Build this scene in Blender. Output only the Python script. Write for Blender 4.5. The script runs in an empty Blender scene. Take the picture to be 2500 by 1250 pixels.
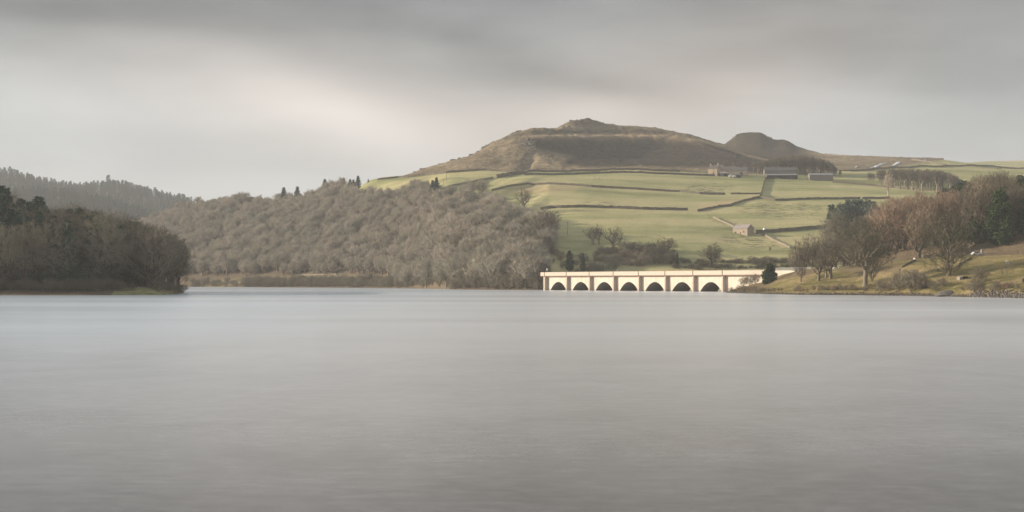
import bpy, math, random
import numpy as np
from mathutils import Vector, Matrix

random.seed(7)
RNG = np.random.RandomState(11)
SC = bpy.context.scene
COL = SC.collection

# ---------------------------------------------------------------- camera, sky, sun, exposure
F = 3434.0          # focal length in photograph pixels (2500 wide)
CX, HY, CH = 1250.0, 687.0, 4.9
cd = bpy.data.cameras.new('camera')
cam = bpy.data.objects.new('camera', cd); COL.objects.link(cam)
cam.location = (0, 0, CH); cam.rotation_euler = (math.radians(90), 0, 0)
cd.sensor_width = 36.0; cd.lens = 36.0 * F / 2500.0
cd.shift_y = (HY - 625.0) / 2500.0
cd.clip_start = 0.5; cd.clip_end = 30000
SC.camera = cam
SC.view_settings.view_transform = 'Standard'; SC.view_settings.look = 'None'
SC.view_settings.exposure = 0.55; SC.view_settings.gamma = 1.0
SUN_EL = math.radians(15.5); SUN_AZ = math.radians(9.0)      # from the left, a little beyond
sdir = Vector((-math.cos(SUN_EL) * math.cos(SUN_AZ), math.cos(SUN_EL) * math.sin(SUN_AZ), math.sin(SUN_EL)))
sl = bpy.data.lights.new('sun', 'SUN'); sl.energy = 5.0; sl.angle = math.radians(0.6); sl.color = (1.0, 0.86, 0.70)
so = bpy.data.objects.new('sun', sl); COL.objects.link(so)
so.rotation_euler = sdir.to_track_quat('Z', 'Y').to_euler()

W = bpy.data.worlds.new('World'); SC.world = W; W.use_nodes = True
wn, wl = W.node_tree.nodes, W.node_tree.links
for n in list(wn): wn.remove(n)

def nd(nodes, typ, **kw):
    n = nodes.new(typ)
    for k, v in kw.items(): setattr(n, k, v)
    return n
def mth(nt, op, a, b=None, c=None, clamp=False):
    n = nt.nodes.new('ShaderNodeMath'); n.operation = op; n.use_clamp = clamp
    for i, v in enumerate((a, b, c)):
        if v is None: continue
        if isinstance(v, (int, float)): n.inputs[i].default_value = v
        else: nt.links.new(v, n.inputs[i])
    return n.outputs[0]
def mixc(nt, fac, a, b, mode='MIX'):
    n = nt.nodes.new('ShaderNodeMix'); n.data_type = 'RGBA'; n.blend_type = mode
    for s, v in (('Factor', fac), ('A', a), ('B', b)):
        sock = [i for i in n.inputs if i.name == s and (i.type == ('VALUE' if s == 'Factor' else 'RGBA'))][0]
        if isinstance(v, (int, float)): sock.default_value = v
        elif isinstance(v, (tuple, list)): sock.default_value = (v[0], v[1], v[2], 1)
        else: nt.links.new(v, sock)
    return [o for o in n.outputs if o.type == 'RGBA'][0]
def noise(nt, vec, scale, detail=4, rough=0.5, dist=0.0):
    n = nt.nodes.new('ShaderNodeTexNoise'); n.inputs['Scale'].default_value = scale
    n.inputs['Detail'].default_value = detail; n.inputs['Roughness'].default_value = rough
    n.inputs['Distortion'].default_value = dist
    if vec is not None: nt.links.new(vec, n.inputs['Vector'])
    return n.outputs['Fac']
def ramp(nt, fac, stops):
    n = nt.nodes.new('ShaderNodeValToRGB'); cr = n.color_ramp
    while len(cr.elements) < len(stops): cr.elements.new(0.5)
    for e, (p, c) in zip(cr.elements, stops):
        e.position = p; e.color = (c[0], c[1], c[2], 1) if not isinstance(c, (int, float)) else (c, c, c, 1)
    nt.links.new(fac, n.inputs[0]); return n.outputs[0]
def smooth(nt, v, a, b):
    n = nt.nodes.new('ShaderNodeMapRange'); n.interpolation_type = 'SMOOTHSTEP'
    nt.links.new(v, n.inputs[0]); n.inputs[1].default_value = a; n.inputs[2].default_value = b
    return n.outputs[0]

WT = W.node_tree
tc = wn.new('ShaderNodeTexCoord'); sx = wn.new('ShaderNodeSeparateXYZ'); wl.new(tc.outputs['Generated'], sx.inputs[0])
U = mth(WT, 'ARCTAN2', sx.outputs[0], sx.outputs[1]); V = sx.outputs[2]
cmb = wn.new('ShaderNodeCombineXYZ')
wl.new(mth(WT, 'MULTIPLY', sx.outputs[0], 3.0), cmb.inputs[0]); wl.new(mth(WT, 'MULTIPLY', sx.outputs[1], 3.0), cmb.inputs[1])
wl.new(mth(WT, 'MULTIPLY', V, 11.0), cmb.inputs[2])
def blob(px, py, su, sv, ang, amp):
    """soft cloud patch fixed in the sky at a compass direction and elevation"""
    u0 = math.atan2(px - CX, F); v0 = math.sin(math.atan2((HY - py), math.hypot(F, px - CX)))
    du = mth(WT, 'SUBTRACT', U, u0); dv = mth(WT, 'SUBTRACT', V, v0)
    c, s = math.cos(ang), math.sin(ang)
    a = mth(WT, 'ADD', mth(WT, 'MULTIPLY', du, c / (su / F)), mth(WT, 'MULTIPLY', dv, s / (su / F)))
    b = mth(WT, 'ADD', mth(WT, 'MULTIPLY', du, -s / (sv / F)), mth(WT, 'MULTIPLY', dv, c / (sv / F)))
    r2 = mth(WT, 'ADD', mth(WT, 'MULTIPLY', a, a), mth(WT, 'MULTIPLY', b, b))
    return mth(WT, 'MULTIPLY', mth(WT, 'EXPONENT', mth(WT, 'MULTIPLY', r2, -1.0)), amp)
n1 = noise(WT, cmb.outputs[0], 1.6, 5, 0.45, 0.4)
n2 = noise(WT, cmb.outputs[0], 4.5, 4, 0.5, 0.3)
base = mth(WT, 'ADD', mth(WT, 'MULTIPLY', mth(WT, 'SUBTRACT', n1, 0.5), 0.22), mth(WT, 'MULTIPLY', mth(WT, 'SUBTRACT', n2, 0.5), 0.10))
elev = ramp(WT, V, [(0.0, 0.57), (0.06, 0.56), (0.12, 0.45), (0.2, 0.215), (0.35, 0.36), (0.6, 0.44), (1.0, 0.46)])
val = mth(WT, 'ADD', base, elev)
for b in ((430, 235, 600, 95, -0.08, 0.17), (820, 270, 330, 75, -0.35, 0.17), (300, 40, 520, 38, 0.0, -0.07), (330, 95, 520, 30, -0.05, 0.05),
          (1200, 120, 420, 50, -0.28, -0.07), (1480, 215, 360, 38, -0.12, -0.08), (2050, 120, 330, 70, -0.35, -0.05), (1850, 60, 500, 40, 0.15, 0.03),
          (2450, 250, 300, 190, 0.0, -0.10), (1390, 275, 150, 40, 0.0, 0.08), (1800, 250, 330, 60, -0.1, 0.06), (60, 330, 260, 90, 0.0, 0.05), (30, 130, 260, 90, 0.0, -0.05)):
    val = mth(WT, 'ADD', val, blob(*b))
warm = mth(WT, 'ADD', blob(800, 240, 620, 150, -0.15, 0.9), blob(1700, 200, 480, 150, 0.25, 1.1), clamp=True)
tint = mixc(WT, warm, (0.985, 1.0, 0.995), (1.085, 0.98, 0.90))
tint = mixc(WT, mth(WT, 'MULTIPLY', smooth(WT, V, 0.16, 0.4), smooth(WT, mth(WT, 'MULTIPLY', U, -1.0), -0.1, 0.5)), tint, (0.86, 1.0, 1.14))
vs = wn.new('ShaderNodeVectorMath'); vs.operation = 'SCALE'; wl.new(tint, vs.inputs[0])
wl.new(mth(WT, 'MULTIPLY', mth(WT, 'MAXIMUM', val, 0.1), 10.0 * 0.79), vs.inputs['Scale'])
sky = wn.new('ShaderNodeTexSky'); sky.sky_type = 'NISHITA'; sky.sun_disc = False
sky.sun_elevation = SUN_EL; sky.sun_rotation = math.atan2(sdir.x, sdir.y)
skm = mixc(WT, 0.93, sky.outputs[0], vs.outputs[0])
bg = wn.new('ShaderNodeBackground'); bg.inputs['Strength'].default_value = 0.1
wo = wn.new('ShaderNodeOutputWorld'); wl.new(skm, bg.inputs[0]); wl.new(bg.outputs[0], wo.inputs[0])
W.cycles.sampling_method = 'MANUAL'; W.cycles.sample_map_resolution = 512

# ---------------------------------------------------------------- helpers
def tag(o, label=None, cat=None, group=None, kind=None):
    if label: o['label'] = label
    if cat: o['category'] = cat
    if group: o['group'] = group
    if kind: o['kind'] = kind
    return o
def mesh_np(name, V_, Q, mats=(), mi=None, smoothf=False):
    V_ = np.asarray(V_, dtype=np.float32); Q = np.asarray(Q, dtype=np.int32)
    m = bpy.data.meshes.new(name)
    m.vertices.add(len(V_)); m.vertices.foreach_set('co', V_.ravel())
    k = Q.shape[1]
    m.loops.add(Q.size); m.loops.foreach_set('vertex_index', Q.ravel())
    m.polygons.add(len(Q)); m.polygons.foreach_set('loop_start', np.arange(0, Q.size, k, dtype=np.int32))
    if mi is not None: m.polygons.foreach_set('material_index', np.asarray(mi, dtype=np.int32))
    m.polygons.foreach_set('use_smooth', np.full(len(Q), smoothf, dtype=bool))
    for a in mats: m.materials.append(a)
    m.update(calc_edges=True); return m
def obj(name, me, parent=None, loc=None):
    o = bpy.data.objects.new(name, me); COL.objects.link(o)
    if parent is not None: o.parent = parent
    if loc is not None: o.location = loc
    return o
class MB:
    """collects faces of mixed size for one mesh"""
    def __init__(s): s.v = []; s.f = []
    def face_pts(s, pts):
        i = len(s.v); s.v += [tuple(p) for p in pts]; s.f.append(tuple(range(i, i + len(pts))))
    def hexa(s, p):   # 8 points: bottom 4, top 4
        i = len(s.v); s.v += [tuple(q) for q in p]
        for f in ((0, 3, 2, 1), (4, 5, 6, 7), (0, 1, 5, 4), (1, 2, 6, 5), (2, 3, 7, 6), (3, 0, 4, 7)): s.f.append(tuple(i + k for k in f))
    def box(s, x0, x1, y0, y1, z0, z1):
        s.hexa([(x0, y0, z0), (x1, y0, z0), (x1, y1, z0), (x0, y1, z0), (x0, y0, z1), (x1, y0, z1), (x1, y1, z1), (x0, y1, z1)])
    def cyl(s, p0, p1, r0, r1, n=6):
        p0 = Vector(p0); p1 = Vector(p1); d = (p1 - p0).normalized()
        a = d.cross(Vector((0, 0, 1)) if abs(d.z) < 0.9 else Vector((1, 0, 0))).normalized(); b = d.cross(a)
        i = len(s.v)
        for p, r in ((p0, r0), (p1, r1)):
            for k in range(n):
                t = 2 * math.pi * k / n; s.v.append(tuple(p + a * (r * math.cos(t)) + b * (r * math.sin(t))))
        for k in range(n): s.f.append((i + k, i + (k + 1) % n, i + n + (k + 1) % n, i + n + k))
        s.f.append(tuple(i + k for k in range(n))[::-1]); s.f.append(tuple(i + n + k for k in range(n)))
    def build(s, name, mat, parent=None, loc=None, smoothf=False):
        m = bpy.data.meshes.new(name); m.from_pydata(s.v, [], s.f)
        if mat: m.materials.append(mat)
        if smoothf: m.polygons.foreach_set('use_smooth', [True] * len(m.polygons))
        m.update(); return obj(name, m, parent, loc)

def empty(name, loc, rz=0.0, parent=None):
    o = bpy.data.objects.new(name, None); COL.objects.link(o); o.location = loc; o.rotation_euler = (0, 0, rz)
    o.empty_display_size = 1.0
    if parent is not None: o.parent = parent
    return o

_H = RNG.rand(256, 256)
def vnoise(x, y):
    xi = np.floor(x).astype(int); yi = np.floor(y).astype(int); fx = x - xi; fy = y - yi
    fx = fx * fx * (3 - 2 * fx); fy = fy * fy * (3 - 2 * fy)
    a = _H[xi % 256, yi % 256]; b = _H[(xi + 1) % 256, yi % 256]; c = _H[xi % 256, (yi + 1) % 256]; d = _H[(xi + 1) % 256, (yi + 1) % 256]
    return (a * (1 - fx) + b * fx) * (1 - fy) + (c * (1 - fx) + d * fx) * fy - 0.5
def fbm(x, y, s, o=4):
    r = 0; a = 1.0
    for k in range(o):
        r = r + a * vnoise(x / s + 17.3 * k, y / s + 9.1 * k); a *= 0.5; s *= 0.5
    return r

# ---------------------------------------------------------------- terrain sheets (height over ground position)
def zpy(D, py): return CH + (HY - py) * D / F
class Sheet:
    def __init__(s, name, lines, p0, p1, dp, dD, rough, sm=10):
        s.px = np.arange(p0, p1 + dp, dp, dtype=float); K = len(lines)
        Dk = np.zeros((len(s.px), K)); Zk = np.zeros((len(s.px), K))
        for k, ln in enumerate(lines):
            ln = sorted(ln); a = np.array(ln, dtype=float)
            w = sm / dp if not isinstance(sm, (list, tuple)) else sm[k] / dp
            ker = np.exp(-0.5 * (np.arange(-int(3 * w) - 1, int(3 * w) + 2) / max(w, 1e-3)) ** 2); ker /= ker.sum(); h = len(ker) // 2
            for T, c in ((Dk, 1), (Zk, 2)):
                v = np.interp(s.px, a[:, 0], a[:, c]); vp = np.pad(v, h, mode='edge'); T[:, k] = np.convolve(vp, ker, 'valid')
        for k in range(1, K): Dk[:, k] = np.maximum(Dk[:, k], Dk[:, k - 1] + 3.0)
        s.Dk, s.Zk = Dk, Zk
        s.D = np.arange(Dk.min(), Dk.max(), dD); Z = np.zeros((len(s.px), len(s.D)))
        for i in range(len(s.px)): Z[i] = s.pch(Dk[i], Zk[i], s.D)
        PX, DD = np.meshgrid(s.px, s.D, indexing='ij'); s.PX, s.DD = PX, DD
        X = (PX - CX) * DD / F
        s.Z = Z + rough(X, DD, Z, PX)
        s.X = X; s.name = name
    @staticmethod
    def pch(x, y, q):
        h = np.diff(x); dl = np.diff(y) / h; m = np.zeros_like(x)
        m[1:-1] = np.where(dl[:-1] * dl[1:] > 0, 2 * dl[:-1] * dl[1:] / (dl[:-1] + dl[1:] + 1e-12), 0.0)
        m[0] = dl[0]; m[-1] = dl[-1]
        k = np.clip(np.searchsorted(x, q) - 1, 0, len(x) - 2); t = np.clip((q - x[k]) / h[k], 0, 1)
        return ((2 * t**3 - 3 * t**2 + 1) * y[k] + (t**3 - 2 * t**2 + t) * h[k] * m[k] + (-2 * t**3 + 3 * t**2) * y[k + 1] + (t**3 - t**2) * h[k] * m[k + 1])
    def h(s, X, Y):
        X = np.asarray(X, float); Y = np.asarray(Y, float)
        px = CX + X * F / Y; i = np.clip((px - s.px[0]) / (s.px[1] - s.px[0]), 0, len(s.px) - 1.001)
        j = np.clip((Y - s.D[0]) / (s.D[1] - s.D[0]), 0, len(s.D) - 1.001)
        a = i.astype(int); b = j.astype(int); u = i - a; v = j - b; Z = s.Z
        return (Z[a, b] * (1 - u) + Z[a + 1, b] * u) * (1 - v) + (Z[a, b + 1] * (1 - u) + Z[a + 1, b + 1] * u) * v
    def hit(s, px, py):
        """nearest ground point seen in the direction (px, py)"""
        D = np.arange(s.D[0], s.D[-1], 1.0); X = (px - CX) * D / F
        p = HY - (s.h(X, D) - CH) * F / D
        w = np.where(p <= py)[0]
        d = D[w[0]] if len(w) else D[np.argmin(p)]
        return Vector(((px - CX) * d / F, d, float(s.h((px - CX) * d / F, d))))
    def at(s, px, D):
        X = (px - CX) * D / F; return Vector((X, D, float(s.h(X, D))))
    def mesh(s, mat, attrs=None, kind_name=None):
        nx, ny = s.Z.shape; V_ = np.stack([s.X, s.DD, s.Z], -1).reshape(-1, 3)
        idx = np.arange(nx * ny).reshape(nx, ny)
        Q = np.stack([idx[:-1, :-1], idx[1:, :-1], idx[1:, 1:], idx[:-1, 1:]], -1).reshape(-1, 4)
        zz = s.Z.reshape(-1); Q = Q[(zz[Q].max(1) > -3.0)]
        used = np.unique(Q); mp = np.full(nx * ny, -1); mp[used] = np.arange(len(used)); Q = mp[Q]
        m = mesh_np(kind_name or s.name, V_[used], Q, [mat], None, True)
        for k, a in (attrs or {}).items():
            at = m.attributes.new(k, 'FLOAT', 'POINT'); at.data.foreach_set('value', a.reshape(-1)[used].astype(np.float32))
        return tag(obj(s.name, m), kind='structure')
def L(*pts):   # (px, D, py) -> (px, D, z)
    return [(p[0], p[1], zpy(p[1], p[2])) for p in pts]

skyline = [(915, 440), (930, 436), (968, 430.5), (986, 429.5), (1028, 414.5), (1074, 402.5), (1122, 388.5), (1158, 376), (1180, 363), (1208, 347), (1226, 340),
    (1248, 328.5), (1270, 323), (1300, 318), (1358, 314.5), (1374, 306), (1388, 301.5), (1400, 297), (1434, 295), (1446, 298), (1468, 302), (1482, 305.5), (1540, 308.5),
    (1588, 313.5), (1619, 318), (1643, 323), (1674, 327.5), (1703, 335), (1722, 341), (1763, 353.5), (1813, 374), (1852, 386), (1900, 397), (1960, 408), (2040, 418), (2500, 425), (3300, 430)]
cD = [(915, 1365), (1000, 1400), (1100, 1430), (1200, 1460), (1300, 1545), (1400, 1620), (1480, 1650), (1600, 1660), (1700, 1640), (1763, 1600), (1852, 1500), (1960, 1440), (2040, 1420), (3300, 1420)]
crest = [(-900, 1700, 20), (0, 1700, 22), (250, 1650, 45), (300, 1620, 57), (330, 1600, 69.7), (380, 1590, 80), (450, 1570, 88), (520, 1550, 91), (600, 1520, 91.5), (700, 1490, 94), (750, 1480, 95.5), (820, 1430, 97), (870, 1390, 98)] + \
    [(p, float(np.interp(p, [c[0] for c in cD], [c[1] for c in cD])), 0) for p, q in skyline]
for i, c in enumerate(crest):
    if c[2] == 0: crest[i] = (c[0], c[1], zpy(c[1], dict(skyline)[c[0]]))
l1 = [(-900, 1500, 0), (0, 1450, 0), (250, 1370, 0), (330, 1320, 0), (450, 1256, 0), (600, 1190, 0), (750, 1130, 0), (920, 1045, 0), (1000, 990, 0), (1060, 930, 0), (1110, 858, 0), (1200, 825, 0), (1300, 801, 0), (1345, 800, 0), (1400, 845, 0),
      (1500, 835, 0), (1600, 815, 0), (1700, 800, 0), (1800, 780, 0), (1900, 770, 0), (2200, 770, 0), (2600, 760, 0), (3300, 740, 0)]
l0 = [(a, b - 60, -7) for a, b, c in l1]
l2 = [(-900, 1540, 8), (0, 1490, 8), (250, 1410, 8), (330, 1360, 9), (450, 1290, 9.5), (600, 1225, 9.5), (750, 1165, 9.5), (920, 1080, 10), (1000, 1025, 10), (1100, 890, 10), (1200, 850, 10), (1300, 822, 9.5), (1345, 822, 9.5),
      (1400, 862, 11), (1500, 855, 12), (1600, 845, 12), (1700, 840, 11.5), (1800, 835, 11), (1950, 830, 11), (2200, 830, 14), (2600, 830, 18), (3300, 830, 18)]
l3 = [(-900, 1600, 12), (0, 1550, 14), (250, 1470, 20), (330, 1430, 28), (450, 1370, 30), (600, 1300, 30), (750, 1240, 28), (920, 1150, 30), (1000, 1090, 30), (1100, 980, 30)] + \
    L((1200, 940, 597), (1350, 930, 582), (1500, 925, 580), (1700, 930, 577), (1850, 950, 571), (2000, 960, 562), (2200, 970, 560), (2500, 960, 565), (3300, 960, 565))
l4 = [(-900, 1640, 15), (0, 1600, 16), (250, 1530, 30), (330, 1490, 43), (450, 1440, 50), (600, 1370, 52), (750, 1310, 50), (920, 1220, 52), (1000, 1160, 54), (1100, 1080, 56)] + \
    L((1200, 1065, 519), (1319, 1060, 511), (1420, 1060, 506), (1571, 1055, 511), (1700, 1050, 516), (1780, 1075, 504), (1852, 1120, 484), (1900, 1115, 489), (2000, 1115, 487), (2200, 1115, 488), (2500, 1115, 495), (3300, 1115, 495))
l5 = [(-900, 1670, 18), (0, 1640, 19), (250, 1580, 37), (330, 1540, 56), (450, 1500, 68), (600, 1440, 71), (750, 1380, 72), (920, 1285, 75), (1000, 1230, 78), (1100, 1190, 82)] + \
    L((1200, 1185, 466), (1290, 1200, 450), (1400, 1195, 452), (1516, 1190, 459), (1660, 1180, 468), (1770, 1170, 474), (1900, 1170, 473), (2030, 1175, 471), (2200, 1180, 472), (2500, 1180, 478), (3300, 1180, 480))
l6 = [(-900, 1690, 19), (0, 1670, 21), (250, 1620, 42), (330, 1575, 65), (450, 1540, 79), (600, 1490, 84), (750, 1440, 87), (920, 1340, 98), (1000, 1345, 105)] + \
    L((1100, 1310, 421), (1140, 1310, 418), (1190, 1305, 416), (1256, 1290, 422), (1290, 1285, 419.5), (1400, 1300, 418), (1540, 1310, 414.5), (1660, 1310, 419), (1746, 1300, 427), (1870, 1290, 431), (2030, 1290, 436), (2200, 1290, 440), (2500, 1290, 447), (3300, 1290, 450))
mid = {7: L((1200, 1345, 403), (1300, 1340, 402), (1400, 1370, 399), (1550, 1410, 398), (1700, 1400, 401), (1765, 1390, 404), (1850, 1370, 411)),
       8: L((1200, 1395, 378), (1250, 1400, 366), (1300, 1405, 361), (1400, 1450, 366), (1500, 1500, 368), (1600, 1520, 366), (1700, 1500, 374), (1765, 1460, 388), (1850, 1420, 398)),
       9: L((1200, 1430, 358), (1250, 1440, 338), (1300, 1455, 335.5), (1400, 1500, 333), (1500, 1545, 331.5), (1600, 1560, 332), (1700, 1545, 346), (1765, 1500, 371), (1850, 1450, 392)),
       10: L((1200, 1440, 354), (1250, 1460, 334), (1300, 1480, 331.5), (1400, 1530, 329.5), (1500, 1580, 329), (1600, 1590, 330), (1700, 1570, 342.5), (1765, 1530, 366), (1850, 1465, 390)),
       11: L((1200, 1450, 350), (1250, 1475, 330), (1300, 1500, 321), (1400, 1555, 318), (1500, 1605, 317), (1600, 1615, 320.5), (1700, 1600, 338), (1765, 1560, 359), (1850, 1480, 387.5))}
def lerp_line(fr):
    a6 = np.array(sorted(l6)); ac = np.array(sorted(crest)); out = []
    for p in [-900, 0, 250, 330, 450, 600, 750, 920, 1000, 1100, 1140] + [1960, 2040, 2200, 2500, 3300]:
        d0, z0 = np.interp(p, a6[:, 0], a6[:, 1]), np.interp(p, a6[:, 0], a6[:, 2]); d1, z1 = np.interp(p, ac[:, 0], ac[:, 1]), np.interp(p, ac[:, 0], ac[:, 2])
        out.append((p, d0 + fr * (d1 - d0), z0 + fr * (z1 - z0)))
    return out
ls = [l0, l1, l2, l3, l4, l5, l6] + [lerp_line((k - 6) / 6.0) + mid[k] for k in (7, 8, 9, 10, 11)] + [crest,
     [(a, b + 110, c - 22) for a, b, c in crest], [(a, b + 420, max(c - 110, -9)) for a, b, c in crest]]
PYg = lambda Y, Z: HY - (Z - CH) * F / Y
def rough_main(X, Y, Z, PX):
    py = HY - (Z - CH) * F / Y
    moor = np.clip((421 - py) / 8, 0, 1) * np.clip((PX - 960) / 60, 0, 1)
    r = 0.8 * fbm(X, Y, 60.0, 3) + 0.35 * fbm(X, Y, 12, 2) + moor * (2.0 * fbm(X + 300, Y, 26.0, 3) + 1.6 * np.abs(fbm(X, Y + 50, 9.0, 3)))
    r = r + moor * np.clip((350 - py) / 20, 0, 1) * 2.0 * np.abs(fbm(X * 1.0, Y * 0.4, 7, 3))
    r = r + 3.0 * fbm(X, Y, 170.0, 2) * np.clip((1000 - PX) / 300, 0, 1)
    wz = np.clip((1340 - PX) / 40, 0, 1) * np.clip((PYg(Y, Z) - 430) / 20, 0, 1) * np.clip((Z - 10) / 14, 0, 1)
    r = r + wz * (9.0 * vnoise((X * 0.80 - Y * 0.42) / 24.0, (X * 0.42 + Y * 0.80) / 120.0) + 4.0 * vnoise((X * 0.8 - Y * 0.42) / 11.0 + 5, (X * 0.42 + Y * 0.8) / 60.0))
    # a gully running down the moor
    gx = (1282 - CX) * Y / F + (Y - 1330) * 0.12
    r = r - moor * 5.0 * np.exp(-((X - gx) / 5.5) ** 2) * np.clip((Y - 1290) / 25, 0, 1) * np.clip((1400 - Y) / 30, 0, 1)
    return r * np.clip((Z + 0.5) / 3, 0, 1)
HILL = Sheet('hillside', ls, -900, 3300, 3.0, 4.0, rough_main, [12] * 3 + [14] * 9 + [4, 8, 12])

# moorland hill and ridge behind, right
ridge = [(1500, 1900, 395), (1640, 1900, 380), (1740, 1900, 362), (1765, 1900, 353), (1790, 1900, 336), (1800, 1900, 328.5), (1812, 1900, 325), (1830, 1900, 323), (1857, 1900, 322.5), (1866, 1900, 327), (1876, 1900, 334), (1888, 1895, 339), (1915, 1890, 340), (1925, 1885, 344),
         (1945, 1875, 357), (1970, 1860, 366), (2010, 1830, 376), (2078, 1780, 382), (2190, 1740, 386), (2250, 1720, 388), (2305, 1700, 390), (2350, 1690, 396), (2400, 1670, 403.5), (2500, 1640, 412), (3300, 1600, 430)]
def rl(fr, Dm):   # line at fraction of the rise
    return [(p, Dm + (D - 1900) * 0.5 * fr, zpy(Dm + (D - 1900) * 0.5 * fr, q + (1 - fr) * (418 - q))) for p, D, q in ridge]
moors = [[(p, 1330, 60) for p, D, q in ridge], rl(0.05, 1440), rl(0.3, 1620), [(p, D - 90, zpy(D - 90, 0.45 * 418 + 0.55 * q)) for p, D, q in ridge], [(p, D - 28, zpy(D - 28, 0.17 * 418 + 0.83 * q) ) for p, D, q in ridge],
         [(p, D, zpy(D, q)) for p, D, q in ridge], [(p, D + 60, zpy(D, q) - 9) for p, D, q in ridge], [(p, D + 500, zpy(D, q) - 120) for p, D, q in ridge]]
MOOR = Sheet('moor', moors, 1500, 3300, 2.5, 6.0, lambda X, Y, Z, PX: 1.2 * fbm(X, Y, 45, 3) + 0.7 * np.abs(fbm(X, Y, 14, 3)) + 4 * fbm(X, Y, 110, 2), [40, 40, 40, 25, 6, 1.8, 5, 10])
fr_ = [(2200, 2600, 404), (2350, 2600, 402), (2400, 2600, 399), (2450, 2600, 397), (2500, 2600, 396), (2700, 2600, 391), (3300, 2600, 395)]
FARR = Sheet('far_hill', [[(p, 1900, 70) for p, D, q in fr_], [(p, 2300, zpy(2300, 415)) for p, D, q in fr_], [(p, D, zpy(D, q)) for p, D, q in fr_], [(p, D + 400, zpy(D, q) - 60) for p, D, q in fr_]],
             2200, 3300, 12, 15, lambda X, Y, Z, PX: 1.5 * fbm(X, Y, 60, 3))
# far wooded hills, left
fl = [(-900, 2900, 400), (-200, 2900, 418), (0, 2900, 430), (20, 2900, 432), (56, 2900, 440), (84, 2900, 446), (118, 2900, 456), (157, 2880, 464), (201, 2860, 466), (230, 2850, 463), (260, 2850, 460), (308, 2850, 464), (358, 2850, 477), (392, 2850, 486), (434, 2850, 494), (520, 2850, 510), (640, 2850, 540), (900, 2850, 600)]
flm = [(-900, 2400, 470), (-100, 2400, 480), (60, 2400, 476), (160, 2400, 481), (250, 2380, 498), (330, 2360, 520), (420, 2350, 560), (900, 2350, 630)]
FARL = Sheet('far_hills', [[(p, 1750, -6) for p in (-900, 900)], [(p, 1830, 0) for p in (-900, 900)], [(-900, 2000, 60), (200, 2000, 55), (400, 2000, 35), (900, 2000, 15)], L(*flm), [(p, D + 130, zpy(D, q) - 10) for p, D, q in flm], L(*fl), [(p, D + 500, zpy(D, q) - 80) for p, D, q in fl]],
             -900, 900, 8, 12, lambda X, Y, Z, PX: 4 * fbm(X, Y, 150, 3), 12)
# left headland; out-of-view ground at its left raised to shade it
h1s = [(-900, 470), (0, 497), (200, 497), (380, 505), (420, 525), (440, 560), (452, 600), (470, 640), (520, 700)]
def hl(d, zs): return [(p, D + d, float(np.interp(p, [-900, 0, 120, 250, 350, 420, 450, 470, 520], zs))) for p, D in h1s]
HEAD = Sheet('headland', [[(p, D - 30, -6) for p, D in h1s], hl(0, [0] * 6 + [-0.5, -5, -7]), hl(12, [2.5] * 4 + [2.2, 1.8, 0.5, -5, -7]), hl(60, [48, 12, 9, 6.5, 5, 3, 0.5, -5, -7]), hl(120, [76, 23, 17, 12, 7, 3, -1, -5, -7]),
              hl(190, [88, 26, 18, 11, 5, 1, -3, -5, -7]), hl(330, [60] + [-6] * 8)], -900, 520, 5, 3, lambda X, Y, Z, PX: 0.8 * fbm(X, Y, 20, 3) * np.clip((Z + 0.3) / 2, 0, 1), 6)
# right bank
sh = [(1700, 640), (1760, 612), (1800, 590), (1850, 552), (1960, 512), (2100, 495), (2200, 480), (2350, 443), (2500, 408), (2900, 370), (3300, 350)]
tp = [(1700, 660, -3), (1760, 650, -0.5), (1785, 645, 0.8), (1810, 640, 2.2), (1870, 636, 4.6), (1900, 630, 6.9), (1950, 618, 9.3), (2000, 606, 10.4), (2100, 590, 11.2), (2150, 580, 12.2), (2200, 572, 13.6), (2300, 560, 14.6), (2400, 548, 15.0), (2500, 535, 15.2), (2900, 490, 17), (3300, 460, 17)]
shf = lambda p: float(np.interp(p, [a[0] for a in sh], [a[1] for a in sh]))
def bl(fr, zf): return [(p, shf(p) + fr * (D - shf(p)), z * zf if z > 0 else z) for p, D, z in tp]
def bk(d, add): return [(p, D + d, z + float(np.interp(p, [1700, 1760, 1900, 2000, 2120, 2200, 2350, 2500, 2900], add))) for p, D, z in tp]
BANK = Sheet('bank', [[(p, shf(p) - 35, -6) for p, D, z in tp], [(p, shf(p), 0) for p, D, z in tp], bl(0.06, 0.12), bl(0.35, 0.36), bl(0.5, 0.46), bl(0.8, 0.85), bl(1, 1), bk(14, [-4, -5, 0, 0.3, 0.3, .3, .3, .3, .3]),
              bk(50, [-6, -8, -3, -2, 2, 5, 8, 10, 12]), bk(120, [-9, -12, -8, -4, 4, 10, 17, 24, 26]), bk(200, [-9, -12, -12, -8, 2, 10, 20, 28, 30]), bk(380, [-9, -14, -18, -18, -16, -16, -20, -22, -22])],
             1700, 3300, 3, 2.0, lambda X, Y, Z, PX: (1.2 * fbm(X, Y, 22, 3) + 0.7 * np.abs(fbm(X, Y, 5, 3))) * np.clip((Z + 0.3) / 2.5, 0, 1), 7)

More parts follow.
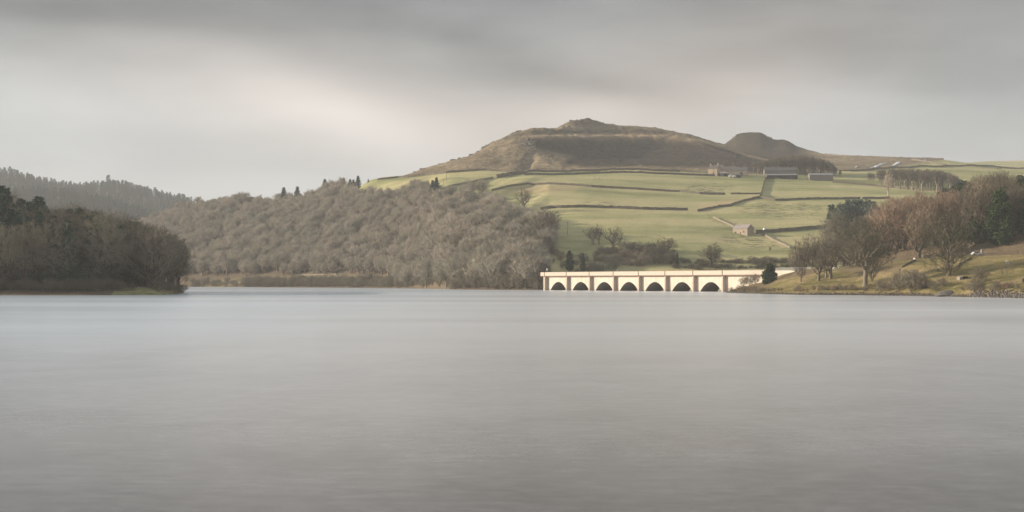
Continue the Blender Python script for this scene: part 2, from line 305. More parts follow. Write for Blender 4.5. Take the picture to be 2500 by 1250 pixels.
# ---------------------------------------------------------------- materials
def newmat(name, rough=0.9, spec=0.2):
    m = bpy.data.materials.new(name); m.use_nodes = True; nt = m.node_tree
    b = nt.nodes['Principled BSDF']; b.inputs['Roughness'].default_value = rough; b.inputs['Specular IOR Level'].default_value = spec
    return m, nt, b
def geo_pos(nt, sx_=1, sy_=1, sz_=1):
    g = nt.nodes.new('ShaderNodeTexCoord'); mp = nt.nodes.new('ShaderNodeMapping'); mp.inputs['Scale'].default_value = (sx_, sy_, sz_)
    nt.links.new(g.outputs['Object'], mp.inputs[0]); return mp.outputs[0]
def bump(nt, b, h, strength, dist):
    n = nt.nodes.new('ShaderNodeBump'); n.inputs['Strength'].default_value = strength; n.inputs['Distance'].default_value = dist
    nt.links.new(h, n.inputs['Height']); nt.links.new(n.outputs[0], b.inputs['Normal'])
def attr(nt, name):
    n = nt.nodes.new('ShaderNodeAttribute'); n.attribute_name = name; return n.outputs['Fac']

def land_mat(name):
    m, nt, b = newmat(name, 0.95, 0.05)
    P = geo_pos(nt); PS = geo_pos(nt, 0.35, 1.6, 1.6)
    gA = noise(nt, PS, 0.018, 5, 0.6); gB = noise(nt, PS, 0.09, 4, 0.65); gC = noise(nt, P, 0.5, 3, 0.6)
    pas = ramp(nt, gA, [(0.36, (0.25, 0.255, 0.11)), (0.48, (0.375, 0.36, 0.165)), (0.58, (0.50, 0.435, 0.225))])
    pas = mixc(nt, mth(nt, 'MULTIPLY', smooth(nt, gB, 0.5, 0.72), 0.55), pas, (0.43, 0.37, 0.21))
    pas = mixc(nt, mth(nt, 'MULTIPLY', smooth(nt, gC, 0.3, 0.8), 0.32), pas, (0.17, 0.17, 0.09))
    rushN = noise(nt, geo_pos(nt, 0.6, 1.3, 1.3), 0.22, 3, 0.7)
    pas = mixc(nt, mth(nt, 'MULTIPLY', mth(nt, 'ADD', attr(nt, 'rush'), 0.10), smooth(nt, rushN, 0.50, 0.60), clamp=True), pas, (0.10, 0.095, 0.055))
    mA = noise(nt, P, 0.022, 4, 0.6); mB = noise(nt, P, 0.16, 5, 0.7); mC = noise(nt, P, 0.7, 3, 0.7)
    moor = ramp(nt, mA, [(0.34, (0.17, 0.135, 0.08)), (0.5, (0.30, 0.24, 0.15)), (0.66, (0.41, 0.32, 0.205))])
    moor = mixc(nt, mth(nt, 'MULTIPLY', smooth(nt, mB, 0.42, 0.62), 0.75), moor, (0.13, 0.095, 0.065))
    moor = mixc(nt, mth(nt, 'MULTIPLY', smooth(nt, mC, 0.5, 0.7), 0.5), moor, (0.45, 0.35, 0.24))
    heather_shade = mixc(nt, smooth(nt, mB, 0.4, 0.65), (0.045, 0.036, 0.026), (0.09, 0.075, 0.052))
    moor = mixc(nt, attr(nt, 'heather_shade'), moor, heather_shade)
    straw = mixc(nt, smooth(nt, mB, 0.4, 0.65), (0.48, 0.36, 0.22), (0.36, 0.25, 0.15))
    col = mixc(nt, attr(nt, 'moor'), pas, moor)
    col = mixc(nt, attr(nt, 'straw'), col, straw)
    col = mixc(nt, attr(nt, 'wood'), col, mixc(nt, mB, (0.09, 0.07, 0.048), (0.19, 0.145, 0.10)))
    nt.links.new(col, b.inputs['Base Color'])
    hb = mth(nt, 'ADD', mth(nt, 'MULTIPLY', mth(nt, 'ADD', mB, mC), mth(nt, 'ADD', mth(nt, 'MULTIPLY', attr(nt, 'moor'), 1.2), 0.12)), mth(nt, 'MULTIPLY', gC, 0.15))
    bump(nt, b, hb, 1.0, 1.8)
    return m
M_land = land_mat('grassland')

def twig_mat(name, cols, bare=True):
    m, nt, b = newmat(name, 0.9, 0.1)
    oi = nt.nodes.new('ShaderNodeObjectInfo')
    c = ramp(nt, oi.outputs['Random'], [(i / (len(cols) - 1) if len(cols) > 1 else 0, k) for i, k in enumerate(cols)])
    n = noise(nt, geo_pos(nt), 0.35, 3, 0.6)
    c = mixc(nt, mth(nt, 'MULTIPLY', smooth(nt, n, 0.3, 0.75), 0.35), c, tuple(x * 1.6 for x in cols[0]))
    nt.links.new(c, b.inputs['Base Color'])
    return m
M_bark = twig_mat('bark', [(0.17, 0.145, 0.11), (0.24, 0.205, 0.16), (0.30, 0.25, 0.19)])
M_twig = twig_mat('bare_twigs', [(0.32, 0.285, 0.23), (0.41, 0.36, 0.29), (0.33, 0.315, 0.24), (0.47, 0.41, 0.33), (0.39, 0.335, 0.275), (0.35, 0.33, 0.26), (0.28, 0.255, 0.205)])
M_barkd = twig_mat('dark_bark', [(0.075, 0.065, 0.05), (0.12, 0.10, 0.08)])
M_twigm = twig_mat('brown_twigs', [(0.18, 0.155, 0.11), (0.24, 0.205, 0.15), (0.20, 0.185, 0.13), (0.27, 0.22, 0.165)])
M_olive = twig_mat('olive_twigs', [(0.085, 0.082, 0.05), (0.10, 0.095, 0.06)])
M_twigd = twig_mat('dark_bare_twigs', [(0.105, 0.095, 0.065), (0.15, 0.13, 0.09), (0.18, 0.145, 0.105)])
M_red = twig_mat('reddish_twigs', [(0.25, 0.185, 0.13), (0.31, 0.22, 0.16), (0.24, 0.20, 0.135)])
M_pale = twig_mat('pale_twigs', [(0.42, 0.36, 0.28), (0.38, 0.33, 0.27)])
M_needle = twig_mat('conifer_needles', [(0.045, 0.08, 0.05), (0.065, 0.105, 0.07), (0.09, 0.135, 0.085)])
M_needleb = twig_mat('bluish_needles', [(0.10, 0.13, 0.10), (0.13, 0.16, 0.12)])
M_leaf = twig_mat('evergreen_leaves', [(0.045, 0.075, 0.03), (0.06, 0.09, 0.04)])

def stone_mat(name, c1, c2, sc=1.2, rough=0.9):
    m, nt, b = newmat(name, rough, 0.15)
    P = geo_pos(nt); v = nt.nodes.new('ShaderNodeTexVoronoi'); v.inputs['Scale'].default_value = sc; nt.links.new(P, v.inputs['Vector'])
    n = noise(nt, P, sc * 0.3, 4, 0.6)
    f = mth(nt, 'ADD', mth(nt, 'MULTIPLY', v.outputs['Distance'], 0.5), mth(nt, 'MULTIPLY', n, 0.6))
    nt.links.new(ramp(nt, f, [(0.25, c1), (0.75, c2)]), b.inputs['Base Color']); bump(nt, b, f, 0.6, 0.15)
    return m
M_wall = stone_mat('dry_stone', (0.075, 0.065, 0.05), (0.20, 0.17, 0.13))
M_wallp = stone_mat('pale_dry_stone', (0.15, 0.125, 0.09), (0.28, 0.235, 0.175))  # paler copy of the dry stone; holds the sunlight on two field walls
M_rock = stone_mat('gritstone', (0.07, 0.065, 0.055), (0.21, 0.19, 0.16), 0.6)
M_barn = stone_mat('barn_stone', (0.25, 0.205, 0.155), (0.42, 0.345, 0.265), 1.6)
M_house = stone_mat('house_stone', (0.30, 0.235, 0.17), (0.46, 0.37, 0.28), 1.6)
M_slate = stone_mat('roof_slate', (0.085, 0.08, 0.075), (0.15, 0.14, 0.13), 2.5)
M_slatep = stone_mat('pale_roof_slate', (0.24, 0.21, 0.20), (0.34, 0.30, 0.285), 2.5)
M_gravel = stone_mat('gravel', (0.07, 0.062, 0.052), (0.19, 0.17, 0.15), 3.0)

def flat_mat(name, c, rough=0.7, spec=0.3, var=0.15, metal=0.0):
    m, nt, b = newmat(name, rough, spec); b.inputs['Metallic'].default_value = metal
    n = noise(nt, geo_pos(nt), 0.8, 4, 0.6)
    nt.links.new(mixc(nt, n, tuple(x * (1 - var) for x in c), tuple(min(1, x * (1 + var)) for x in c)), b.inputs['Base Color']); return m
M_white = flat_mat('white_paint', (0.75, 0.73, 0.70)); M_dark = flat_mat('dark_opening', (0.02, 0.02, 0.02))
M_wood = flat_mat('weathered_timber', (0.14, 0.12, 0.10)); M_tin = flat_mat('corrugated_sheet', (0.22, 0.22, 0.215), 0.5, 0.4)
M_board = flat_mat('shed_boards', (0.21, 0.185, 0.165)); M_metal = flat_mat('galvanised_metal', (0.4, 0.4, 0.4), 0.45, 0.5)
M_snow = flat_mat('snow', (0.72, 0.73, 0.76), 0.8, 0.2, 0.05); M_asph = flat_mat('asphalt', (0.06, 0.06, 0.06)); M_glass = flat_mat('window_glass', (0.04, 0.045, 0.05), 0.15, 0.6)
M_wool = flat_mat('fleece', (0.55, 0.52, 0.46)); M_conc = flat_mat('concrete', (0.26, 0.235, 0.20)); M_tyre = flat_mat('tyre_rubber', (0.03, 0.03, 0.03))

# render of the viaduct: pale concrete with runs of dirt
m, nt, b = newmat('viaduct_concrete', 0.8, 0.25)
g = nt.nodes.new('ShaderNodeNewGeometry'); sxz = nt.nodes.new('ShaderNodeSeparateXYZ'); nt.links.new(g.outputs['Position'], sxz.inputs[0])
cb = nt.nodes.new('ShaderNodeCombineXYZ'); along = mth(nt, 'ADD', mth(nt, 'MULTIPLY', sxz.outputs[0], 0.54), mth(nt, 'MULTIPLY', sxz.outputs[1], -0.84))
nt.links.new(along, cb.inputs[0]); nt.links.new(mth(nt, 'MULTIPLY', sxz.outputs[2], 0.12), cb.inputs[1])
st = noise(nt, cb.outputs[0], 0.9, 5, 0.7); bl_ = noise(nt, g.outputs['Position'], 0.25, 3, 0.5)
c = mixc(nt, smooth(nt, bl_, 0.3, 0.7), (0.60, 0.525, 0.435), (0.68, 0.605, 0.51))
c = mixc(nt, mth(nt, 'MULTIPLY', smooth(nt, st, 0.50, 0.72), 0.5), c, (0.42, 0.31, 0.23))
sh_ = noise(nt, cb.outputs[0], 0.18, 3, 0.5)
c = mixc(nt, mth(nt, 'MULTIPLY', smooth(nt, sh_, 0.45, 0.65), 0.18), c, (0.50, 0.40, 0.31))
tide = smooth(nt, mth(nt, 'ADD', sxz.outputs[2], mth(nt, 'MULTIPLY', st, 0.8)), 1.3, 0.5)
c = mixc(nt, mth(nt, 'MULTIPLY', tide, 0.6), c, (0.22, 0.19, 0.14))
jt = mth(nt, 'LESS_THAN', mth(nt, 'FRACT', mth(nt, 'DIVIDE', along, 3.58)), 0.035); c = mixc(nt, mth(nt, 'MULTIPLY', jt, 0.35), c, (0.34, 0.27, 0.2))
nt.links.new(c, b.inputs['Base Color']); M_via = m
M_par = flat_mat('stained_parapet', (0.55, 0.48, 0.395), 0.85, 0.15, 0.16); M_fin = flat_mat('shaded_brown_concrete', (0.47, 0.395, 0.325), 0.85, 0.15, 0.16); M_vault = flat_mat('shaded_vault_concrete', (0.17, 0.155, 0.135), 0.9, 0.1, 0.25); M_band = flat_mat('shaded_band', (0.30, 0.20, 0.14), 0.9, 0.1, 0.2)  # pier, vault and band concrete darkened to hold the shade on them

# ---------------------------------------------------------------- ground sheets with their cover
def area(PX, PY, pts):   # smooth membership of an image-of-the-ground polygon (even-odd), as a cover map
    inside = np.zeros(PX.shape, bool); n = len(pts)
    for i in range(n):
        x0, y0 = pts[i]; x1, y1 = pts[(i + 1) % n]
        c = ((y0 > PY) != (y1 > PY)) & (PX < (x1 - x0) * (PY - y0) / (y1 - y0 + 1e-9) + x0); inside ^= c
    return inside.astype(float)
PYh = HY - (HILL.Z - CH) * F / HILL.DD
WOOD = [(200, 900), (200, 500), (330, 440), (800, 470), (870, 480), (905, 477), (940, 480), (975, 474), (1000, 466), (1040, 462), (1070, 466), (1086, 484), (1110, 497), (1150, 496), (1200, 505), (1235, 528), (1290, 547), (1328, 566), (1350, 590), (1345, 612), (1318, 640), (1325, 665), (1332, 900)]
wood = area(HILL.PX, PYh, WOOD); wood[HILL.PX < 870] = 1.0
j = lambda s_: 3 * fbm(HILL.X, HILL.DD, s_, 2)
n6py = np.interp(HILL.PX, [915, 935, 986, 1040, 1090, 1140, 1186, 1220, 1252, 1292, 1400, 1504, 1540, 1588, 1660, 1746, 1870, 2040, 2120], [0, 0, 434, 427, 422, 418, 415.6, 417.6, 421, 418, 418, 414, 414, 416, 419, 424, 426, 424, 0])
moor = (PYh < n6py).astype(float) * (HILL.DD > 1200)
heath_shade = np.clip((area(HILL.PX, PYh + j(30), [(1290, 345), (1310, 339), (1420, 336), (1600, 334), (1720, 350), (1870, 395), (1870, 425), (1740, 410), (1560, 404), (1420, 408), (1370, 398), (1400, 382), (1350, 372), (1310, 364), (1285, 350)])  # shade of scarp and hollow painted in with the dark heather
        + area(HILL.PX, PYh + j(20), [(1240, 332), (1300, 320), (1480, 315), (1650, 324), (1640, 329), (1400, 328), (1250, 333)]) * 0.8
        + area(HILL.PX, PYh, [(1385, 301), (1400, 294), (1440, 290), (1480, 303), (1480, 307), (1445, 303)]) * 0.7), 0, 1) * (HILL.DD > 1300)
straw = area(HILL.PX, PYh + j(25), [(1200, 471), (1290, 453), (1420, 456), (1430, 462), (1330, 470), (1290, 474), (1215, 474)]) * 0.6 + area(HILL.PX, PYh + j(20), [(1700, 505), (1760, 490), (1850, 478), (1840, 486), (1780, 500), (1700, 510)]) * 0.5 \
    + area(HILL.PX, PYh + j(15), [(500, 685), (600, 682), (590, 703), (500, 705)]) * 0.45 + area(HILL.PX, PYh + j(15), [(620, 672), (940, 672), (940, 684), (700, 690)]) * 0.2
rush = np.clip(area(HILL.PX, PYh + j(10), [(1660, 462), (1700, 450), (1780, 448), (1800, 456), (1750, 470), (1690, 472)]) + area(HILL.PX, PYh + j(10), [(1800, 500), (1900, 492), (2010, 500), (2010, 530), (1900, 534), (1800, 520)]) * 0.7
    + area(HILL.PX, PYh + j(10), [(1720, 525), (1800, 545), (1810, 565), (1760, 560)]) * 0.6 + area(HILL.PX, PYh + j(10), [(1760, 575), (1850, 572), (1900, 590), (1940, 612), (1880, 612), (1760, 590)]) * 0.7
    + area(HILL.PX, PYh + j(10), [(1430, 485), (1510, 492), (1500, 505), (1430, 500)]) * 0.6, 0, 1)
def blur(a, n=3):
    for _ in range(n):
        a = np.pad(a, 1, mode='edge'); a = (a[:-2, 1:-1] + a[2:, 1:-1] + 2 * a[1:-1, 1:-1] + a[1:-1, :-2] + a[1:-1, 2:]) / 6
    return a
straw = straw + area(HILL.PX, PYh + j(14) * 0.5, [(1245, 333), (1300, 329.5), (1500, 327.5), (1640, 329), (1720, 342), (1760, 356), (1700, 347), (1600, 334), (1450, 333), (1300, 336)]) * 0.8 * (HILL.DD > 1350)  # lit bench of the terrace painted as a pale straw strip
heath_shade = blur(heath_shade, 14); straw = blur(straw, 8); rush = blur(rush, 10); wood = blur(wood, 2)
HILL.mesh(M_land, {'moor': moor, 'heather_shade': heath_shade, 'straw': np.clip(straw, 0, 1), 'rush': rush, 'wood': np.clip(wood - straw, 0, 1)})
PYm = HY - (MOOR.Z - CH) * F / MOOR.DD
gr_ = np.clip((MOOR.PX + (PYm - 395) * 6 + 40 * fbm(MOOR.X, MOOR.DD, 60, 2) - 2240) / 40, 0, 1); gr_ = np.maximum(gr_, (PYm > np.interp(MOOR.PX, [2000, 2060, 2160, 2240], [423, 419, 413, 406])) * (MOOR.PX > 2000))
MOOR.mesh(M_land, {'moor': 1 - gr_, 'heather_shade': np.clip((2010 - MOOR.PX) / 80, 0, 0.9), 'straw': gr_ * 0, 'rush': gr_ * 0, 'wood': gr_ * 0})
z_ = FARR.Z * 0; FARR.mesh(M_land, {'moor': z_, 'heather_shade': z_, 'straw': z_, 'rush': z_, 'wood': z_})
z_ = FARL.Z * 0; FARL.mesh(M_land, {'moor': z_, 'heather_shade': z_, 'straw': z_, 'rush': z_, 'wood': z_ + 1})
z_ = HEAD.Z * 0; PYd = HY - (HEAD.Z - CH) * F / HEAD.DD
hw = 1 - area(HEAD.PX, PYd, [(270, 725), (280, 708), (330, 700), (420, 705), (425, 725)]) * 0.9
HEAD.mesh(M_land, {'moor': z_, 'heather_shade': z_, 'straw': z_, 'rush': z_ + 0.7, 'wood': np.clip(hw + 0.25 + 0.8 * fbm(HEAD.X, HEAD.DD, 5, 2), 0, 1)})
# bank cover: grass with bracken and straw patches
m, nt, b = newmat('bank_grass', 0.95, 0.05); P = geo_pos(nt)
a1 = noise(nt, P, 0.06, 4, 0.6); a2 = noise(nt, P, 0.35, 4, 0.7); a3 = noise(nt, P, 1.6, 3, 0.7)
c = ramp(nt, a1, [(0.36, (0.19, 0.175, 0.06)), (0.5, (0.30, 0.25, 0.095)), (0.62, (0.42, 0.32, 0.155))])
c = mixc(nt, mth(nt, 'MULTIPLY', smooth(nt, a2, 0.45, 0.68), 0.6), c, (0.52, 0.40, 0.23))
c = mixc(nt, mth(nt, 'MULTIPLY', smooth(nt, a3, 0.42, 0.66), 0.6), c, (0.10, 0.085, 0.045))
c = mixc(nt, attr(nt, 'wood'), c, mixc(nt, a2, (0.15, 0.11, 0.07), (0.30, 0.225, 0.15)))
c = mixc(nt, attr(nt, 'mud'), c, mixc(nt, a3, (0.10, 0.085, 0.065), (0.24, 0.20, 0.15)))
nt.links.new(c, b.inputs['Base Color']); bump(nt, b, mth(nt, 'ADD', a2, a3), 1.0, 1.2); M_bank = m
PYb = HY - (BANK.Z - CH) * F / BANK.DD
topz = np.interp(BANK.PX, [t[0] for t in tp], [t[1] for t in tp])
bw = np.clip(area(BANK.PX, PYb + 4 * fbm(BANK.X, BANK.DD, 12, 2), [(1780, 715), (1860, 690), (1960, 655), (2010, 655), (1990, 668), (1900, 684), (1870, 705), (1800, 720)]) * 0.8 + (BANK.DD > topz + 8) * 0.9
    + area(BANK.PX, PYb + 4 * fbm(BANK.X, BANK.DD, 12, 2), [(2060, 650), (2200, 640), (2200, 662), (2120, 668), (2050, 664)]) * 0.6, 0, 1)
mud = np.clip((1.0 - BANK.Z) / 0.6, 0, 1)
BANK.mesh(M_bank, {'wood': bw, 'mud': mud})

# water
m, nt, b = newmat('lake_water', 0.22, 0.5)
b.inputs['Base Color'].default_value = (0.13, 0.132, 0.137, 1); b.inputs['IOR'].default_value = 1.45
P = geo_pos(nt, 0.35, 1.0, 1.0); w1 = noise(nt, P, 0.05, 5, 0.6); w2 = noise(nt, geo_pos(nt, 0.12, 1.0, 1.0), 0.9, 4, 0.6); w3 = noise(nt, geo_pos(nt, 0.25, 1, 1), 0.012, 4, 0.55)
hb = mth(nt, 'ADD', mth(nt, 'MULTIPLY', w1, 1.0), mth(nt, 'ADD', mth(nt, 'MULTIPLY', w2, 0.09), mth(nt, 'MULTIPLY', w3, 2.5)))
bump(nt, b, hb, 0.05, 1.0)
mr = nt.nodes.new('ShaderNodeMapRange'); nt.links.new(w3, mr.inputs[0]); mr.inputs[1].default_value = 0.35; mr.inputs[2].default_value = 0.65; mr.inputs[3].default_value = 0.18; mr.inputs[4].default_value = 0.28
nt.links.new(mr.outputs[0], b.inputs['Roughness']); M_water = m
# sky reflection put into the base colour: dark near, pale far, with drifting streaks
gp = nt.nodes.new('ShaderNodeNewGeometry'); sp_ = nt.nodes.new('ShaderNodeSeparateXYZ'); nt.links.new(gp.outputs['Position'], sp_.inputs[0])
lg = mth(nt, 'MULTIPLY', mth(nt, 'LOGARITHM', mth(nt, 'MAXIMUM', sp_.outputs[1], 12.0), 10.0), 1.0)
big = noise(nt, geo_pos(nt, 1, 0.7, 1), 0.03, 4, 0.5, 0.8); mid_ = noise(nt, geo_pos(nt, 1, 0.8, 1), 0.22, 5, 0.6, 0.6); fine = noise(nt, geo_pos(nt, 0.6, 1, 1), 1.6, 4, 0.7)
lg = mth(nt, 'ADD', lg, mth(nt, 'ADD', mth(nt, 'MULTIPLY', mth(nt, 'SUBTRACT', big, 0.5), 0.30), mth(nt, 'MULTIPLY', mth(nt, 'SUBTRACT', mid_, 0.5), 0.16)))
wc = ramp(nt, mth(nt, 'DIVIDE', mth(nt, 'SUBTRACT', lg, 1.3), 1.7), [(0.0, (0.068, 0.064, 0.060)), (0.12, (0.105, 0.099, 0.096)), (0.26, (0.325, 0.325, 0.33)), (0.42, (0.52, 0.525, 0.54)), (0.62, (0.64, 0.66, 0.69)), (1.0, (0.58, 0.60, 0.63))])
wc = mixc(nt, mth(nt, 'MULTIPLY', smooth(nt, mth(nt, 'MULTIPLY', mth(nt, 'ADD', sp_.outputs[0], mth(nt, 'MULTIPLY', mid_, 8.0)), -1.0), -6.0, 40.0), 0.9), wc, mixc(nt, 1.0, wc, (0.92, 1.02, 1.08), 'MULTIPLY'))  # bluish sky reflection on the left put into the colour
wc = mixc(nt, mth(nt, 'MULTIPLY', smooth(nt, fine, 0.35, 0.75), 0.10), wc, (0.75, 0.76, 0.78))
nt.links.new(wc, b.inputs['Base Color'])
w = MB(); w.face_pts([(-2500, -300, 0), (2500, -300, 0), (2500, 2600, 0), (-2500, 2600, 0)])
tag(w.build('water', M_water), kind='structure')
w = MB(); w.face_pts([(-5000, -400, -8.5), (5000, -400, -8.5), (5000, 4200, -8.5), (-5000, 4200, -8.5)])
tag(w.build('ground', M_bank), kind='structure')

# ---------------------------------------------------------------- trees
def prisms(P0, P1, R0, R1, n=3):
    P0 = np.asarray(P0, float); P1 = np.asarray(P1, float); d = P1 - P0; d /= np.linalg.norm(d, axis=1)[:, None] + 1e-9
    ref = np.where(np.abs(d[:, 2:3]) < 0.9, [[0, 0, 1.0]], [[1.0, 0, 0]]); a = np.cross(d, ref); a /= np.linalg.norm(a, axis=1)[:, None] + 1e-9; b_ = np.cross(d, a)
    ang = 2 * np.pi * np.arange(n) / n; ca, sa = np.cos(ang)[None, :, None], np.sin(ang)[None, :, None]
    ring = a[:, None] * ca + b_[:, None] * sa
    v0 = P0[:, None] + ring * np.asarray(R0)[:, None, None]; v1 = P1[:, None] + ring * np.asarray(R1)[:, None, None]
    V_ = np.concatenate([v0, v1], 1).reshape(-1, 3); base_ = (np.arange(len(P0)) * 2 * n)[:, None]
    k = np.arange(n); q = np.stack([k, (k + 1) % n, n + (k + 1) % n, n + k], -1).reshape(1, n, 4)
    return V_, (base_[:, :, None] + q).reshape(-1, 4)
def strips(P0, P1, wd, rs, out=None, face=0.42):
    d = P1 - P0; dn = d / (np.linalg.norm(d, axis=1)[:, None] + 1e-9); r = rs.randn(len(P0), 3)
    if out is not None: r = out + r * face
    s = np.cross(dn, r); s /= np.linalg.norm(s, axis=1)[:, None] + 1e-9
    w0 = (s * wd[:, None] * 0.5); V_ = np.stack([P0 - w0, P0 + w0, P1 + w0 * 0.45, P1 - w0 * 0.45], 1).reshape(-1, 3)
    return V_, np.arange(len(P0) * 4).reshape(-1, 4)
def cat(parts):
    V_, Q = [], []; o = 0
    for v, q in parts:
        V_.append(v); Q.append(q + o); o += len(v)
    return np.concatenate(V_), np.concatenate(Q)

def bare_tree(seed, H=15.0, R=6.0, fork=0.22, n_t=260, twigs=6, tw=0.12, tl=1.3, shape=1.0, rt=0.035, low=0.0, stems=1, alpha=0.45, lean=0.0, thr=0.10, up=0.25, face=0.42):
    """winter tree grown by joining points of a crown volume to the nearest limb; returns trunk (v,q) and crown (v,q)"""
    rs = np.random.RandomState(seed); f = H * fork
    nodes = [np.array([0, 0, -0.6])]; par = [-1]; pl = [0.0]
    def add(p, j_):
        nodes.append(p); par.append(j_); pl.append(pl[j_] + np.linalg.norm(p - nodes[j_])); return len(nodes) - 1
    for s_ in range(stems):
        jn = 0; off = rs.randn(2) * (0.5 if stems > 1 else 0.0) * (R * 0.25)
        for k in range(4):
            t = (k + 1) / 4; jn = add(np.array([off[0] * t + rs.randn() * 0.08 + lean * t * f, off[1] * t + rs.randn() * 0.08, f * t]), jn)
    cz = (H + f + low * f) * 0.5; rz = (H - f * (1 - low)) * 0.5 * 1.02
    u = rs.randn(n_t * 3, 3); u /= np.linalg.norm(u, axis=1)[:, None]; rad = rs.rand(len(u)) ** (0.42)
    lump = 1 + 0.28 * np.sin(u[:, 0] * 3.1 + seed) * np.cos(u[:, 1] * 2.7 + 1.3 * seed) + 0.14 * np.sin(u[:, 2] * 6 + seed * 2.1 + u[:, 0] * 5)
    T = u * rad[:, None] * lump[:, None] * np.array([R, R, rz]); T[:, 2] += cz
    zz = (T[:, 2] - f) / (H - f); keep = (zz > 0.02 - low) & (np.hypot(T[:, 0], T[:, 1]) < R * (0.35 + 0.9 * np.clip(zz + low, 0, 1) ** 0.6 * shape + 0.25)); T = T[keep][:n_t]
    T = T[np.argsort(np.linalg.norm(T - np.array([0, 0, f]), axis=1))]
    NA = np.zeros((n_t * 8 + 80, 3)); LA = np.zeros(n_t * 8 + 80); nn = len(nodes); NA[:nn] = nodes; LA[:nn] = pl; LA[0] = 1e6
    term = []
    for t in T:
        dv = t - NA[:nn]; dd = np.linalg.norm(dv, axis=1); c_ = dd + alpha * LA[:nn] + np.clip(NA[:nn, 2] - t[2], 0, None) * 0.5
        j_ = int(np.argmin(c_)); n_s = max(1, min(4, int(dd[j_] / (H * 0.085)))); p0 = NA[j_].copy()
        dj = dd[j_]; side = rs.randn(3) * dj * 0.10
        for k in range(n_s):
            q = (k + 1) / n_s; p = p0 + (t - p0) * q + side * math.sin(math.pi * q) + np.array([0, 0, -0.08 * dj * math.sin(math.pi * q)])
            if nn >= len(NA): break
            j_ = add(p, j_); NA[nn] = p; LA[nn] = pl[j_]; nn += 1
        term.append(j_)
    nodes = np.array(nodes); par = np.array(par); N = len(nodes); cnt = np.zeros(N)
    cnt[term] = 1
    for i in range(N - 1, 0, -1): cnt[par[i]] += cnt[i]
    rad = rt * np.maximum(cnt, 1) ** 0.5
    i = np.arange(1, N); P0, P1 = nodes[par[i]], nodes[i]; R0, R1 = np.minimum(rad[par[i]], rad[i] * 1.25), rad[i]
    R0[par[i] == 0] = R1[par[i] == 0] * 1.5
    big = R1 > thr
    tv = prisms(P0[big], P1[big], R0[big], R1[big], 6)
    sm = ~big; parts = [prisms(P0[sm], P1[sm], R0[sm] , R1[sm], 3)]
    ti = np.repeat(np.array(term), twigs); sub = rs.rand(len(ti), 1); A = nodes[ti] * (1 - 0.5 * sub) + nodes[par[ti]] * 0.5 * sub
    out = A - np.array([0, 0, f + 0.15 * H]); oc = A - np.array([0, 0, f + 0.30 * (H - f)]); oc /= np.linalg.norm(oc, axis=1)[:, None] + 1e-6; out /= np.linalg.norm(out, axis=1)[:, None] + 1e-6
    D_ = out * 0.6 + rs.randn(len(ti), 3) * 0.6 + np.array([0, 0, up]); D_ /= np.linalg.norm(D_, axis=1)[:, None]
    ln = tl * (0.5 + rs.rand(len(ti))); B = A + D_ * ln[:, None]
    parts.append(strips(A, B, tw * (0.6 + 0.8 * rs.rand(len(ti))), rs, oc, face))
    A2 = A + D_ * (ln * 0.45)[:, None]; D2 = D_ + rs.randn(len(ti), 3) * 0.6; D2 /= np.linalg.norm(D2, axis=1)[:, None]
    parts.append(strips(A2, A2 + D2 * (ln * 0.7)[:, None], tw * 0.8 * (0.6 + 0.8 * rs.rand(len(ti))), rs, oc, face))
    return tv, cat(parts)

def conifer(seed, H=18.0, R=3.4, bottom=0.08, dens=1.0, spray=0.75, ragged=0.35):
    rs = np.random.RandomState(seed); tv = prisms([[0, 0, -0.6], [0, 0, H * 0.5]], [[0, 0, H * 0.5], [0, 0, H]], [H * 0.014, H * 0.009], [H * 0.009, 0.03], 6)
    nb = int(130 * dens); z = H * (bottom + (0.985 - bottom) * (np.arange(nb) + rs.rand(nb)) / nb); t = (z / H - bottom) / (1 - bottom)
    Lb = R * (1 - t) ** 0.8 * (1 - ragged + ragged * 1.6 * rs.rand(nb)) + 0.25; an = np.arange(nb) * 2.4 + rs.randn(nb) * 0.3
    parts = []; A0, B0, wd = [], [], []
    for k in range(nb):
        d = np.array([math.cos(an[k]), math.sin(an[k]), 0]); droop = -0.28 + 0.55 * t[k]
        n_s = max(3, int(Lb[k] / 0.26 * dens)); q = (np.arange(n_s) + 0.6) / n_s
        c_ = np.array([0, 0, z[k]]) + d[None] * (Lb[k] * q)[:, None] + np.array([0, 0, 1.0])[None] * (Lb[k] * (droop * q + 0.18 * q * q))[:, None]
        for s_ in (-1, 1):
            sd = np.array([-d[1], d[0], 0]) * s_; e = d[None] * 0.75 + sd[None] * (0.9 * (1 - 0.5 * q))[:, None] + rs.randn(n_s, 3) * 0.25 + np.array([0, 0, -0.25])
            A0.append(c_); B0.append(c_ + e * spray * (0.6 + 0.5 * rs.rand(n_s, 1))); wd.append(spray * (0.45 + 0.35 * rs.rand(n_s)))
    A0, B0, wd = np.concatenate(A0), np.concatenate(B0), np.concatenate(wd)
    parts.append(strips(A0, B0, wd, rs)); return tv, cat(parts)

